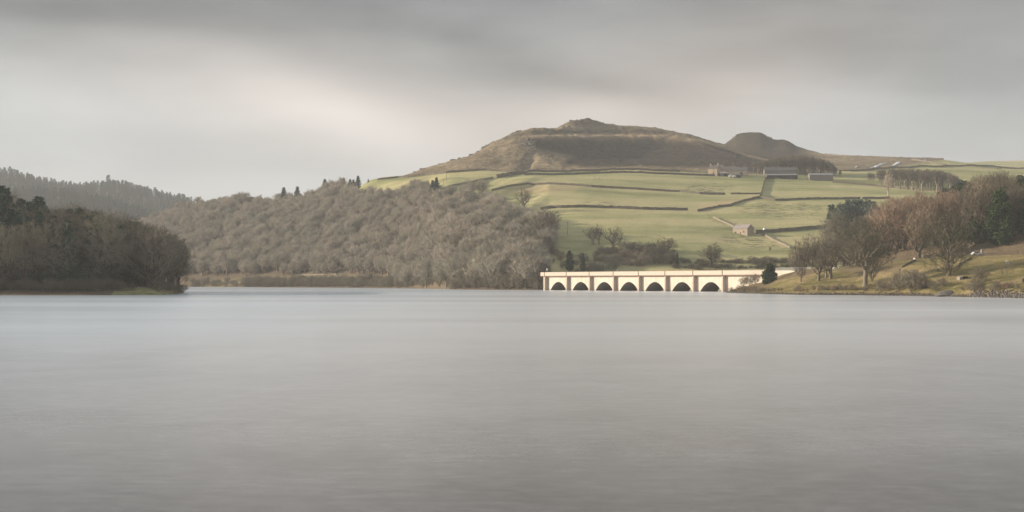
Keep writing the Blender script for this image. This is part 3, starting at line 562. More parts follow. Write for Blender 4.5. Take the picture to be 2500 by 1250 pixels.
def leafy(seed, H=14.0, R=4.5, fork=0.2, n_c=42, per=110, leaf=0.45, cone=0.0):
    """evergreen of many leaf clumps with gaps"""
    rs = np.random.RandomState(seed); tv = [prisms([[0, 0, -0.6]], [[0, 0, H * 0.7]], [H * 0.02], [H * 0.008], 6)]; A, B, wd = [], [], []
    for c_ in range(n_c):
        t = (c_ + rs.rand()) / n_c; zc = H * (fork + (1 - fork) * t * 0.96)
        env = R * (math.sqrt(max(0.02, 1 - (2 * (t ** 0.8) - 0.9) ** 2 * 0.95)) * (1 - cone) + cone * (1.02 - t)); a = rs.rand() * 6.28; r_ = env * (0.35 + 0.6 * rs.rand())
        p = np.array([r_ * math.cos(a), r_ * math.sin(a), zc]); cs = (0.20 + 0.18 * rs.rand()) * R * (1 - 0.4 * cone * t)
        u = rs.randn(per, 3); u /= np.linalg.norm(u, axis=1)[:, None]; q = p + u * cs * (0.45 + 0.6 * rs.rand(per, 1)) * np.array([1.15, 1.15, 0.7])
        A.append(q); e = u + rs.randn(per, 3) * 0.8; e /= np.linalg.norm(e, axis=1)[:, None]; B.append(q + e * leaf * (0.6 + 0.7 * rs.rand(per, 1))); wd.append(leaf * (0.5 + 0.5 * rs.rand(per)))
        tv.append(prisms([[0, 0, max(0.2, zc - 0.35 * r_ - 0.3)]], [p], [0.012 * H * (1 - 0.6 * t)], [0.03], 4))
    return cat(tv), strips(np.concatenate(A), np.concatenate(B), np.concatenate(wd), rs)

class Kind:
    """one modelled tree: trunk mesh + crown mesh, and a joined mesh for small copies"""
    def __init__(s, name, gen, H, tmat, cmat):
        tv, cv = gen; s.H = H; s.name = name
        s.t = mesh_np('trunk', tv[0], tv[1], [tmat], None, True); s.c = mesh_np('crown', cv[0], cv[1], [cmat])
        v, q = cat([tv, cv]); s.j = mesh_np(name, v, q, [tmat, cmat], np.r_[np.zeros(len(tv[1])), np.ones(len(cv[1]))])
    def recol(s, name, tmat, cmat):
        k = object.__new__(Kind); k.H = s.H; k.name = name; k.t = s.t.copy(); k.c = s.c.copy(); k.j = s.j.copy()
        k.t.materials[0] = tmat; k.c.materials[0] = cmat; k.j.materials[0] = tmat; k.j.materials[1] = cmat; return k
    def put(s, loc, H, label, group=None, cat_='tree', wide=1.0, rz=None, parts=True, name=None):
        sc = H / s.H; rz = random.random() * 6.28 if rz is None else rz
        if parts:
            o = empty(name or s.name, loc, rz)
            obj('trunk', s.t, o); obj('crown', s.c, o)
        else:
            o = obj(name or s.name, s.j, None, loc); o.rotation_euler = (0, 0, rz)
        o.scale = (sc * wide, sc * wide, sc); return tag(o, label, cat_, group)

K_small = [Kind('woodland_tree', bare_tree(s_, 14, 4.6 + 0.25 * s_, 0.24, 180, 8, 0.11, 2.1, rt=0.055, low=0.1, up=0.9, face=1.0, shape=0.8 + 0.1 * s_), 14, M_bark, M_twig) for s_ in (1, 2, 3, 4, 5, 6, 7)]
K_mid = [Kind('bare_tree', bare_tree(s_, 18, 5.8, 0.2, 420, 5, 0.085, 1.4, rt=0.034, low=0.2), 18, M_barkd, M_twigd) for s_ in (21, 22, 23, 24)]
K_red = [Kind('bare_tree', bare_tree(s_, 18, 5.8, 0.14, 420, 6, 0.085, 1.6, rt=0.034, low=0.3, stems=2), 18, M_barkd, M_red) for s_ in (31, 32, 33)]
K_tall = [Kind('plantation_tree', bare_tree(s_, 16, 3.5, 0.36, 130, 5, 0.15, 1.3, rt=0.045, low=0.05, thr=0.08), 16, M_bark, M_twigd) for s_ in (41, 42, 43)]
K_con = [Kind('conifer', conifer(s_, 18, 3.3, 0.06, 1.2, 0.75), 18, M_bark, M_needle) for s_ in (51, 52, 53)]
K_conS = [Kind('conifer', conifer(s_, 15, 3.4, 0.05, 0.5, 1.0), 15, M_bark, M_needle) for s_ in (56, 57)]
K_shrub = [Kind('shrub', bare_tree(s_, 4, 2.4, 0.05, 130, 6, 0.05, 0.8, rt=0.014, low=1.0, stems=4, thr=0.05), 4, M_bark, M_twigm) for s_ in (61, 62, 63)]
K_big = [Kind('bare_tree', bare_tree(71, 23, 12.4, 0.26, 1500, 6, 0.045, 1.3, rt=0.024, low=0.55, shape=1.6, alpha=0.35, thr=0.08), 23, M_bark, M_olive),
         Kind('bare_tree', bare_tree(72, 21, 10.0, 0.12, 1200, 6, 0.045, 1.3, rt=0.024, low=0.5, shape=1.6, alpha=0.4, stems=2, thr=0.08), 21, M_bark, M_olive)]
K_lone = [Kind('bare_tree', bare_tree(s_, 13, 4.8, 0.25, 190, 4, 0.07, 1.1, rt=0.05, alpha=0.6, thr=0.1), 13, M_bark, M_twigd) for s_ in (81, 82, 83)]
K_pine = [Kind('pine_tree', leafy(s_, 18, 4.6, 0.22, 64, 110, 0.55), 18, M_bark, M_needle) for s_ in (91, 92)]
K_ever = [Kind('evergreen_tree', leafy(s_, 16, 4.4, 0.03, 80, 140, 0.45, 0.3), 16, M_bark, M_leaf) for s_ in (95, 96)]
K_bush = [Kind('evergreen_bush', leafy(97, 8, 3.5, 0.0, 90, 150, 0.34, 0.45), 8, M_bark, M_leaf)]
K_redS = [k.recol('woodland_tree', M_bark, M_twigm) for k in K_small]
K_pineb = [k.recol('pine_tree', M_bark, M_needleb) for k in K_pine]
K_grey = [k.recol('bare_tree', M_barkd, M_twigm) for k in K_mid]
K_shrubr = [k.recol('shrub', M_bark, M_red) for k in K_shrub]
K_paleS = [k.recol('bare_tree', M_pale, M_pale) for k in K_tall[:1]]
K_shrubd = [k.recol('shrub', M_bark, M_twigd) for k in K_shrub]

def scatter(poly_px, sheet, D0, D1, p0, p1, spacing, jitter=0.45, mask=None):
    out = []; y = D0
    while y < D1:
        x = (p0 - CX) * y / F
        while x < (p1 - CX) * y / F:
            X = x + (random.random() - 0.5) * spacing * 2 * jitter; Y = y + (random.random() - 0.5) * spacing * 2 * jitter
            z = float(sheet.h(X, Y)); px = CX + X * F / Y; py = HY - (z - CH) * F / Y
            if z > 0.35 and mask(px, py, Y, z): out.append((X, Y, z, px, py))
            x += spacing
        y += spacing
    return out
def inpoly(px, py, pts):
    r = False; n = len(pts)
    for i in range(n):
        x0, y0 = pts[i]; x1, y1 = pts[(i + 1) % n]
        if (y0 > py) != (y1 > py) and px < (x1 - x0) * (py - y0) / (y1 - y0) + x0: r = not r
    return r
def instancer(name, pts, kinds, label, cat_, scale_of):
    """one uncountable mass: point cloud mesh instancing full trees by geometry nodes"""
    me = bpy.data.meshes.new(name); me.from_pydata([(p[0], p[1], p[2] - 0.2) for p in pts], [], [])
    a = me.attributes.new('scl', 'FLOAT', 'POINT'); a.data.foreach_set('value', [scale_of(p) for p in pts])
    a = me.attributes.new('rot', 'FLOAT_VECTOR', 'POINT'); a.data.foreach_set('vector', [v for p in pts for v in (0, 0, random.random() * 6.28)])
    a = me.attributes.new('pick', 'INT', 'POINT'); a.data.foreach_set('value', [random.randrange(len(kinds)) for p in pts])
    o = obj(name, me); tag(o, label, cat_, kind='stuff')
    ng = bpy.data.node_groups.new(name, 'GeometryNodeTree'); ng.interface.new_socket('Geometry', in_out='INPUT', socket_type='NodeSocketGeometry'); ng.interface.new_socket('Geometry', in_out='OUTPUT', socket_type='NodeSocketGeometry')
    gi = ng.nodes.new('NodeGroupInput'); go = ng.nodes.new('NodeGroupOutput'); jn = ng.nodes.new('GeometryNodeJoinGeometry'); lk = ng.links.new
    def na(nm, typ):
        n = ng.nodes.new('GeometryNodeInputNamedAttribute'); n.data_type = typ; n.inputs['Name'].default_value = nm
        return [x for x in n.outputs if x.enabled and x.name == 'Attribute'][0]
    s_, r_, p_ = na('scl', 'FLOAT'), na('rot', 'FLOAT_VECTOR'), na('pick', 'INT')
    for i, src in enumerate(kinds):
        ob = ng.nodes.new('GeometryNodeObjectInfo'); ob.inputs['Object'].default_value = src; ob.transform_space = 'ORIGINAL'; ob.inputs['As Instance'].default_value = True
        cmp_ = ng.nodes.new('FunctionNodeCompare'); cmp_.data_type = 'INT'; cmp_.operation = 'EQUAL'
        ins = [x for x in cmp_.inputs if x.enabled]; lk(p_, ins[0]); ins[1].default_value = i
        io = ng.nodes.new('GeometryNodeInstanceOnPoints'); lk(gi.outputs[0], io.inputs['Points']); lk(ob.outputs['Geometry'], io.inputs['Instance'])
        lk([x for x in cmp_.outputs if x.enabled][0], io.inputs['Selection']); lk(r_, io.inputs['Rotation']); lk(s_, io.inputs['Scale']); lk(io.outputs[0], jn.inputs[0])
    lk(jn.outputs[0], go.inputs[0]); md = o.modifiers.new('wood', 'NODES'); md.node_group = ng; return o

# --- the wood on the hillside across the water
def wood_mask(px, py, Y, z):
    if px < 1345 and py > 675 and px < 960: return False
    if px < 870: return Y < np.interp(px, [a[0] for a in crest_s], [a[1] for a in crest_s]) - 18
    return inpoly(px, py, WOOD)
crest_s = sorted(crest)
wp = scatter(None, HILL, 805, 1640, 190, 1350, 7.7, mask=wood_mask)
wp.sort(key=lambda p: p[1] / (1.0 + 0.25 * (p[3] > 900)))
src = []; LAB = []
for i, p in enumerate(wp[:220]):
    k = (K_small if random.random() < 0.96 else K_redS)[random.randrange(7)]
    o = k.put((p[0], p[1], p[2] - 0.2), 10.5 + 4.5 * random.random(), 'bare grey-brown tree of the wood that covers the hillside left of the arched viaduct', 'trees of the hillside wood', wide=1.0 + 0.25 * random.random(), parts=False); LAB.append((o, 'wood', p[3], p[4]))
    if i < 400 and len(src) < 7 and all(s_.data != o.data for s_ in src): src.append(o)
instancer('woodland', wp[220:], src, 'dense mass of bare winter trees covering the upper hillside beyond the lake', 'woodland', lambda p: (0.62 + 0.38 * random.random()) * (0.8 if p[1] > np.interp(p[3], [a[0] for a in crest_s], [a[1] for a in crest_s]) - 60 else 1.0) * (0.75 if 850 < p[3] < 1090 and p[4] < 492 else 1.0))
print('WOOD', len(wp))
# conifers standing in and above that wood
cl = {793: (455, 437, 'small dark spruce alone on the wooded skyline, leftmost of the skyline spruces'), 839: (463, 434, 'ragged spruce on the wooded skyline beside two smaller ones'), 855: (460, 437, 'short spruce in the middle of the skyline group'),
      863: (460, 438, 'slim spruce close behind the short one in the skyline group'), 874: (462, 429, 'tallest spruce of the group on the wooded skyline'), 899: (470, 437, 'rightmost skyline spruce, just below the pale field'),
      726: (486, 455, 'dark spruce half sunk among bare trees under the skyline'), 693: (488, 457, 'leftmost dark spruce among the bare trees of the wooded slope')}
for px, (pb, ptp, lab) in cl.items():
    D = float(np.interp(px, [a[0] for a in crest_s], [a[1] for a in crest_s])) - 25; p = HILL.at(px, D)
    K_con[px % 3].put(p, zpy(D, ptp) - p.z, lab, 'spruces standing out of the hillside wood', wide=1.55)
p = HILL.at(1066, 1185); K_con[0].put(p, 17, 'dark conifer at the upper right edge of the hillside wood', wide=1.2)
p = HILL.at(1056, 1190); K_con[1].put(p, 15, 'smaller dark conifer tucked behind the one at the wood edge', wide=1.3)
# clump on the shoulder above the wood and the grey-green clump by the field edge
for i, (px, D, H, w_) in enumerate(((1150, 1150, 15, 1.3), (1178, 1152, 14, 1.3), (1128, 1140, 12, 1.2), (1196, 1120, 12, 1.1))):
    K_mid[i].recol('bare_tree', M_bark, M_twig).put(HILL.at(px, D), H, ['broad bare tree crowning the clump below the upper field corner', 'right-hand bare tree of the clump below the upper field corner', 'low bare tree at the left end of the clump below the field corner', 'small bare tree where the clump meets the curved wall'][i], 'clump below the upper field', wide=w_)
for i, (px, D, H) in enumerate(((1318, 900, 20), (1335, 915, 21), (1300, 890, 18), (1345, 935, 17), (1280, 880, 17))):
    K_mid[i % 4].put(HILL.at(px, D), H, 'dark bare tree at the right-hand edge of the hillside wood beside the green field', 'dark trees at the wood edge', wide=1.05)
# --- lone trees
def lone(px, pb, ptp, kind, lab, sheet=HILL, D=None, wide=1.0, group=None, rz=None):
    p = sheet.hit(px, pb) if D is None else sheet.at(px, D); return kind.put(p, max(2, zpy(p.y, ptp) - p.z), lab, group, wide=wide, rz=rz)
lone(1279, 515, 459, K_lone[0], 'tall lone bare tree standing at the edge of the straw-coloured field')
lone(1447, 596, 549, K_lone[1], 'left one of three bare trees in a row above the viaduct', wide=1.25)
lone(1462, 598, 552, K_lone[2], 'middle one of three bare trees above the viaduct, two limbs rising')
lone(1497, 610, 553, K_lone[0], 'widest of three bare trees above the viaduct, right-hand one', wide=1.35)
lone(1738, 652, 597, K_mid[2], 'round-headed dark bare tree in the hedge behind the viaduct', wide=1.75)
lone(2169, 484, 424, K_paleS[0], 'pale leafless tree in front of the dark plantation by the wall')
lone(1390, 662, 612, K_ever[0], 'rounded dark evergreen behind the left end of the viaduct', wide=0.85)
lone(1423, 662, 617, K_con[2], 'narrow dark pointed conifer behind the viaduct', wide=0.95)
lone(1653, 650, 616, K_con[1], 'small dark pointed conifer in the hedge line behind the viaduct', wide=1.0)
# hedge and scrub behind the viaduct
hp = []
for px in list(np.arange(1345, 1640, 11)) + list(np.arange(1640, 1960, 8)):
    for r_ in range(3):
        D = 856 + r_ * 13 + random.random() * 8 - 0.01 * (px - 1345); q = px + (random.random() - .5) * 8
        if px > 1640 and r_ == 0: continue
        if px < 1440 and r_ == 2: continue
        if random.random() < 0.18: continue
        if px > 1640: D -= 24
        hp.append((q, D, r_))
for q, D, r_ in hp:
    H = (1.8 + 3.2 * random.random() ** 2) * (0.72 if q > 1640 else 1) + (0.8 if q < 1640 else 0) + (3.6 if 1515 < q < 1640 else 0) * random.random() ** 2 + (1.2 if 1440 < q < 1520 else 0) * random.random()
    if q < 1600 or q > 1640: kk = random.choice(K_shrub + K_shrubr) if q < 1575 else random.choice(K_shrubd)
    else: kk = random.choice(K_shrubd)
    p = HILL.at(q, D); LAB.append((kk.put(p - Vector((0, 0, 0.2)), H, 'x', 'shrubs behind the viaduct', 'shrub', wide=2.1 if q > 1640 else 1.35, parts=False), 'via', q, r_))
for i, (px, D, tpy) in enumerate(((1545, 885, 592), (1560, 880, 592), (1527, 885, 604), (1590, 885, 612), (1612, 885, 608), (1633, 888, 616), (1352, 850, 632), (1372, 848, 640), (1880, 890, 628))):
    p = HILL.at(px, D); K_grey[i % 4].put(p, max(3, zpy(D, tpy) - p.z), ['pale twiggy tree, tallest of the scrub behind the middle arches', 'tall twiggy tree right beside the tallest one behind the middle arches', 'twiggy tree left of the tallest pair behind the viaduct', 'rounded tree in the dark scrub behind the fifth arch', 'dark bushy tree behind the fifth arch, right of its rounded neighbour', 'last bushy tree before the small pointed conifer behind the viaduct', 'leafless tree behind the left end of the viaduct', 'small tree between the viaduct end and the rounded evergreen', 'small thin tree in the hedge above the near end of the viaduct'][i], wide=1.0)

# --- plantations near the farm
def plant(D0, D1, p0, p1, sp, hfun, lab, grp, kinds, mask=lambda *a: True, sheet=HILL):
    n = 0
    for X, Y, z, px, py in scatter(None, sheet, D0, D1, p0, p1, sp, mask=mask):
        H = hfun(px, Y, z)
        if H > 3: LAB.append((random.choice(kinds).put((X, Y, z - 0.2), H, lab, grp, parts=True), 'plant', px, (Y - D0) / (D1 - D0))); n += 1
    print(grp, n)
plant(1318, 1390, 1856, 2046, 7.2, lambda px, Y, z: zpy(Y, np.interp(px, [1856, 1900, 1935, 1975, 2010, 2030, 2046], [392, 384, 378, 380, 388, 396, 412]) + 5 * random.random()) - z, 'tall thin bare tree of the plantation behind the long farm shed', 'plantation behind the farm sheds', K_tall)
plant(1300, 1380, 1740, 1856, 12, lambda px, Y, z: zpy(Y, 398 - 6 * random.random()) - z, 'bare tree among the farm buildings under the moor', 'trees around the farmhouse', K_tall, mask=lambda px, py, Y, z: 1765 < px and Y > 1325)
plant(1190, 1300, 2132, 2350, 8.0, lambda px, Y, z: min(24, zpy(Y, np.interp(px, [2132, 2160, 2200, 2290, 2320, 2350], [420, 412, 411, 414, 422, 438]) + 6 * random.random()) - z), 'tall thin bare tree of the dark plantation on the right-hand fields', 'plantation on the right-hand fields', K_tall, mask=lambda px, py, Y, z: py < np.interp(px, [2132, 2180, 2350], [450, 461, 476]))

# --- clump between the fields and the near bank
for i, (px, D, tpy, kd) in enumerate(((2030, 890, 498, 'c'), (2052, 885, 500, 'p'), (2072, 895, 489, 'p'), (2085, 890, 490, 'p'), (2100, 892, 488, 'p'), (2118, 885, 490, 'p'), (2130, 880, 493, 'p'), (2040, 870, 520, 'b'), (2062, 868, 528, 'b'), (2092, 866, 532, 'b'), (2112, 864, 525, 'b'), (2137, 862, 512, 'b'), (2150, 870, 505, 'b'), (2020, 880, 540, 'b'))):
    p = HILL.at(px, D); H = zpy(D, tpy) - p.z
    if kd == 'c': K_conS[0].put(p, H, 'narrow dark conifer at the left end of the blue-green pine clump', wide=0.9)
    elif kd == 'p': K_pineb[i % 2].put(p, H, 'blue-green pine in the clump between the fields and the near wood', 'blue-green pine clump', wide=0.85)
    else: random.choice(K_grey + K_mid).put(p, H, 'bare tree mixed into the blue-green pine clump', 'bare trees in the pine clump', wide=0.8)

# --- right bank trees
lone(2113, 700, 548, K_big[0], 'largest bare tree, spreading crown, on the grassy bank near the water', BANK, D=512, rz=0.7)
lone(2128, 693, 585, K_big[1], 'ivy-wrapped bare tree leaning just behind the largest tree on the bank', BANK, D=526, rz=2.1, wide=0.62)
lone(2316, 661, 530, K_big[1], 'bare multi-stemmed tree spreading low over the bank at the right', BANK, D=500, wide=1.05, rz=1.2)
for i, (px, pb, ptp) in enumerate(((1955, 688, 640), (1999, 686, 610), (2017, 678, 618), (2028, 681, 585))):
    lone(px, pb, ptp, K_lone[i % 3], ['small sapling on the bank nearest the railing, thinnest of the saplings', 'second young bare tree along the bank from the railing', 'short forked young tree on the bank between two taller ones', 'tallest young bare tree on the bank, left of the spreading tree'][i], BANK, wide=0.9)
for i, (px, D, tpy, k) in enumerate(((1962, 655, 588, 0), (1985, 660, 578, 1), (2010, 665, 582, 2), (2040, 660, 575, 0), (2060, 668, 570, 1), (1945, 660, 606, 3), (2075, 650, 590, 2))):
    p = BANK.at(px, D); K_grey[k].put(p, zpy(D, tpy) - p.z, 'bushy grey bare tree behind the bank near the bridge end', 'grey trees behind the bank', wide=1.05)
rw = scatter(None, BANK, 562, 760, 2085, 2700, 10.5, mask=lambda px, py, Y, z: Y > np.interp(px, [2085, 2200, 2340, 2400, 2640], [640, 612, 600, 575, 555]))
tops = ([2085, 2120, 2160, 2220, 2280, 2320, 2350, 2400, 2440, 2480, 2500, 2640], [600, 560, 486, 478, 482, 470, 452, 430, 424, 430, 432, 420])
n = 0
for X, Y, z, px, py in rw:
    t = float(np.interp(px, *tops)); Hm = zpy(Y, t) - z; r_ = random.random()
    H = min(Hm * (0.78 + 0.22 * random.random()), 21 + 3 * random.random())
    if H < 5: continue
    if px < 2340:
        k, lab, g_ = random.choice(K_red), 'reddish-brown bare tree of the wood above the right bank', 'reddish trees above the right bank'
        if r_ > 0.8: k, lab, g_ = random.choice(K_mid), 'dark bare tree of the wood above the right bank', 'dark bare trees above the right bank'
    else:
        if r_ < 0.58: k, lab, g_ = random.choice(K_mid), 'dark bare tree of the wood above the right bank', 'dark bare trees above the right bank'
        elif r_ < 0.74: k, lab, g_ = random.choice(K_red), 'reddish-brown bare tree of the wood above the right bank', 'reddish trees above the right bank'
        elif r_ < 0.88: k, lab, g_ = random.choice(K_ever), 'dark green evergreen tree in the wood above the right bank', 'evergreens above the right bank'
        else: k, lab, g_ = random.choice(K_con), 'dark conifer in the wood above the right bank', 'conifers above the right bank'
    LAB.append((k.put((X, Y, z - 0.2), H, lab, g_, wide=1.0), 'right', px, (Y - 592) / 168.)); n += 1
print('right wood', n)
for i, (px, D, tpy, k, lab) in enumerate(((2335, 690, 452, K_pine[0], 'dark green pine with clumped crown above the reddish trees'), (2305, 695, 462, K_pine[1], 'lower dark pine left of the tall clumped pine'), (2352, 700, 443, K_pine[1], 'tallest dark pine rising above the reddish trees'),
     (2440, 700, 420, K_mid[0], 'tall domed bare tree topping the right-hand wood'), (2415, 690, 432, K_mid[3], 'bare tree at the left shoulder of the domed one'), (2490, 690, 428, K_pine[0], 'dark pine at the right-hand edge of the wood'), (2378, 588, 520, K_ever[0], 'ivy-green evergreen beside the utility pole'),
     (2402, 590, 510, K_ever[1], 'second ivy-green evergreen right of the utility pole'), (2492, 600, 490, K_con[0], 'dark spruce at the right-hand edge above the bank'), (2245, 585, 515, K_red[0], 'round-crowned reddish tree standing in front of the wood by the fence'))):
    p = BANK.at(px, D); k.put(p, zpy(D, tpy) - p.z, lab, wide=1.0)
lone(1880, 691, 645, K_bush[0], 'dark green evergreen bush against the pale wall at the bridge end', BANK, wide=1.0)
# shrubs along the waterline and bank
for px in np.arange(1785, 2520, 6.0):
    D = shf(px) + 5 + 7 * random.random(); H = 0.9 + 1.3 * random.random()
    if 1800 < px < 1850 or 2150 < px < 2290: H += 1.6 * random.random()
    if 2285 < px < 2345 or random.random() < 0.25: continue
    p = BANK.at(px + 4 * random.random(), D); LAB.append((random.choice(K_shrub + K_shrubr[:1]).put(p - Vector((0, 0, 0.1)), H, 'x', 'bushes along the waterline', 'shrub', parts=False), 'shore', px, 0))
for i, (px, py, H) in enumerate(((2195, 712, 6.5), (2225, 714, 7), (2245, 708, 5.5), (2385, 690, 4.5), (2395, 694, 5), (2150, 712, 4), (2380, 716, 4.0), (2300, 700, 3), (1830, 690, 4.0), (1815, 697, 4), (1845, 688, 4), (2430, 712, 3.0))):
    random.choice(K_shrub).put(BANK.hit(px, py), H, ['tall twiggy bush at the waterline right of the largest tree', 'tallest waterside bush, between the two spreading trees', 'waterside bush just left of the gravel mound', 'bush on the slope right of the concrete culvert', 'second bush close beside the one right of the culvert', 'twiggy bush at the water directly below the largest tree', 'twiggy bush at the waterline below the culvert', 'small bush on the slope left of the culvert', 'middle bush of three near the evergreen at the bridge end', 'lowest bush of three near the evergreen at the bridge end', 'right-hand bush of three near the evergreen at the bridge end', 'waterline bush above the stone rubble at the right'][i], 'twiggy bushes on the bank', 'shrub')

# --- scrub on the far shore at the foot of the wood
fs = []
for px in np.arange(470, 1330, 4.6):
    for r_ in range(2):
        ds = float(np.interp(px, [a[0] for a in l1], [a[1] for a in l1])); D = ds + 1.5 + r_ * 9 + 5 * random.random(); q = px + 4 * random.random()
        if 470 < px < 590 and random.random() < 0.75 + 0.1 * r_: continue
        p = HILL.at(q, D); fs.append((p.x, p.y, p.z, q, D))
fs.sort(key=lambda p: p[1]); ssrc = []
for p in fs[:90]:
    k = random.choice(K_shrub); o = k.put(p[:3], 3.5 + 5.0 * random.random(), 'x', 'bushes on the far shore', 'shrub', wide=1.15, parts=False); LAB.append((o, 'far', p[3], 0))
    if len(ssrc) < 3 and all(q.data != o.data for q in ssrc): ssrc.append(o)
instancer('scrub', fs[90:], ssrc, 'continuous grey-brown scrub along the far shore below the hillside wood', 'scrub', lambda p: 0.9 + 0.7 * random.random())
# --- headland
hp = scatter(None, HEAD, 500, 660, -340, 452, 8.6, mask=lambda px, py, Y, z: z > 1.6 and Y > np.interp(px, [0, 380, 430, 455], [506, 518, 545, 590]) and not (300 < px < 410 and Y < 526))
htop = ([-340, 0, 40, 95, 120, 200, 250, 310, 350, 400, 430, 445, 458], [425, 458, 484, 484, 505, 506, 508, 538, 546, 558, 590, 632, 686])
n = 0
for X, Y, z, px, py in hp:
    t = float(np.interp(px, *htop)); Hm = zpy(Y, t) - z; H = min(Hm * (0.85 + 0.15 * random.random()), 20 + 5 * random.random())
    if px < -30 and random.random() < 0.62: continue
    if H < 3: continue
    r_ = random.random(); pc = float(np.interp(px, [0, 80, 150, 300, 400], [0.92, 0.7, 0.5, 0.36, 0.08]))
    if r_ < pc: LAB.append((random.choice(K_con).put((X, Y, z - .2), H * 1.03, 'dark conifer', 'conifers of the headland', wide=1.15), 'head', px, (Y - 500) / 160.))
    else: LAB.append((random.choice(K_mid[:2] + K_grey).put((X, Y, z - .2), H, 'bare brown tree', 'bare trees of the headland', wide=1.1), 'head', px, (Y - 500) / 160.))
    n += 1
print('headland', n)
for i, (px, D, tpy, lab, w_) in enumerate(((4, 600, 452, 'tallest dark spruce at the left edge of the headland', 1.2), (16, 596, 458, 'spruce just right of the tallest one on the headland', 1.1), (95, 585, 478, 'broad ragged spruce above the middle of the headland', 1.4), (185, 545, 540, 'spruce among bare trees in the middle of the headland', 1.2),
      (118, 520, 595, 'paler spruce low on the headland near the water', 1.1), (265, 522, 600, 'dense dark spruce low on the headland reaching down to the shore', 1.35), (258, 528, 590, 'dark spruce directly behind the low dense one', 1.1), (335, 540, 578, 'rightmost spruce on the headland', 1.1))):
    p = HEAD.at(px, D); K_con[i % 3].put(p, zpy(D, tpy) - p.z, lab, 'spruces standing out on the headland', wide=w_)
for px in list(np.arange(-20, 455, 9.5)):
    D = float(np.interp(px, [a[0] for a in h1s], [a[1] for a in h1s])) + 6 + 5 * random.random(); p = HEAD.at(px, D)
    if p.z < 0.2 or (285 < px < 405 and random.random() < 0.75): continue
    LAB.append((random.choice(K_shrubd).put(p, 1.8 + 2.8 * random.random(), 'x', 'bushes at the foot of the headland', 'shrub', wide=1.3, parts=False), 'foot', px, 0))

# --- far hills forest (left)
fsrc = []
ft = [q for q in np.arange(-20, 450, 6.0)]
for i, px in enumerate(ft):
    D = float(np.interp(px, [a[0] for a in fl], [a[1] for a in fl])) - 6 - 10 * random.random(); p = FARL.at(px + 3 * random.random(), D)
    H = 11 + 9 * random.random() + (8 if i in (7, 47) else 0)
    o = K_conS[i % 2].put(p, H, 'x', 'skyline conifers of the far hills', wide=1.35, parts=False); LAB.append((o, 'sky', px, 0))
    if len(fsrc) < 2: fsrc.append(o)
fp = scatter(None, FARL, 1840, 2860, -160, 520, 13.5, mask=lambda px, py, Y, z: True)
instancer('forest', fp, fsrc, 'hazy dark conifer forest covering the far hills at the left', 'forest', lambda p: 0.7 + 0.5 * random.random()); print('far forest', len(fp))

# ---------------------------------------------------------------- dry stone walls
def stone_wall(pts, label, sheet=HILL, H=1.45, T=0.6, mat=None, name='stone_wall', group='dry stone field walls', cat_='wall'):
    P = [sheet.hit(*p) for p in pts]; Q = []
    for a, b_ in zip(P[:-1], P[1:]):
        n = max(1, int((b_ - a).length / 2.2))
        for k in range(n): Q.append(a.lerp(b_, k / n))
    Q.append(P[-1]); V_, Fc = [], []
    for i, q in enumerate(Q):
        d = (Q[min(i + 1, len(Q) - 1)] - Q[max(i - 1, 0)]); d.z = 0; d.normalize(); s_ = Vector((-d.y, d.x, 0)) * (T / 2)
        z = float(sheet.h(q.x, q.y)); h = H * (0.9 + 0.22 * random.random())
        for sg, zz, f in ((-1, z - 0.8, 1), (-1, z + h, 0.7), (1, z + h, 0.7), (1, z - 0.8, 1)): V_.append((q.x + sg * s_.x * f, q.y + sg * s_.y * f, zz))
    for i in range(len(Q) - 1):
        for k in range(3): Fc.append((4 * i + k, 4 * i + k + 1, 4 * i + 5 + k, 4 * i + 4 + k))
    e = 4 * (len(Q) - 1); Fc += [(0, 3, 2, 1), (e, e + 1, e + 2, e + 3)]
    c0 = Vector(V_[0]); m_ = bpy.data.meshes.new(name); m_.from_pydata([tuple(Vector(v) - c0) for v in V_], [], Fc); m_.materials.append(mat or M_wall); m_.update()
    return tag(obj(name, m_, None, c0), label, cat_, group)
stone_wall([(922, 440), (945, 437), (968, 434), (986, 432.5)], 'short dark wall over the crest at the left end of the fields')
stone_wall([(996, 434), (1040, 428), (1090, 423), (1140, 419), (1186, 416.6), (1220, 418.6), (1252, 422)], 'long curving wall between the brown moor and the top left field', H=1.9)
stone_wall([(1082, 463), (1120, 453), (1170, 441.6), (1204, 436)], 'wall rising from the wood edge up through the left field')
stone_wall([(1212, 435), (1235, 431), (1258, 427), (1280, 425)], 'thick dark wall standing for the shaded sunken lane where the field walls meet', H=3.2, T=2.0)  # dark wall drawn in place of the shading along a sunken lane
stone_wall([(1280, 424), (1292, 419), (1400, 419), (1420, 418), (1504, 415), (1540, 415), (1588, 417), (1660, 420)], 'topmost long wall under the moor, above the parallel one', H=1.7)
stone_wall([(1280, 428.5), (1300, 427), (1420, 425), (1516, 422), (1588, 424), (1660, 427), (1746, 430)], 'long wall parallel to and just below the topmost wall', H=1.7)
stone_wall([(1200, 467), (1240, 457), (1290, 450), (1340, 449.6), (1400, 453), (1444, 457), (1516, 460.6), (1588, 465), (1660, 469), (1708, 474), (1770, 475.5)], 'long wall arching across the middle of the green fields', H=1.7)
stone_wall([(1784, 474.5), (1857, 474.5)], 'short straight wall right of the gap in the arching wall')
stone_wall([(1870, 434), (1861.6, 462), (1854.5, 484)], 'wall running downhill from the farm, casting a shadow to its right', H=2.0)
stone_wall([(1319, 512), (1345, 508.5), (1372, 508), (1420, 506.7), (1492, 508.6), (1571, 512), (1625, 513), (1679, 513.4)], 'long nearly level wall below the middle fields', H=2.0)
stone_wall([(1703, 517), (1756, 506), (1782, 504), (1816, 492), (1852, 484)], 'wall climbing to the right toward the wall junction', H=1.8)
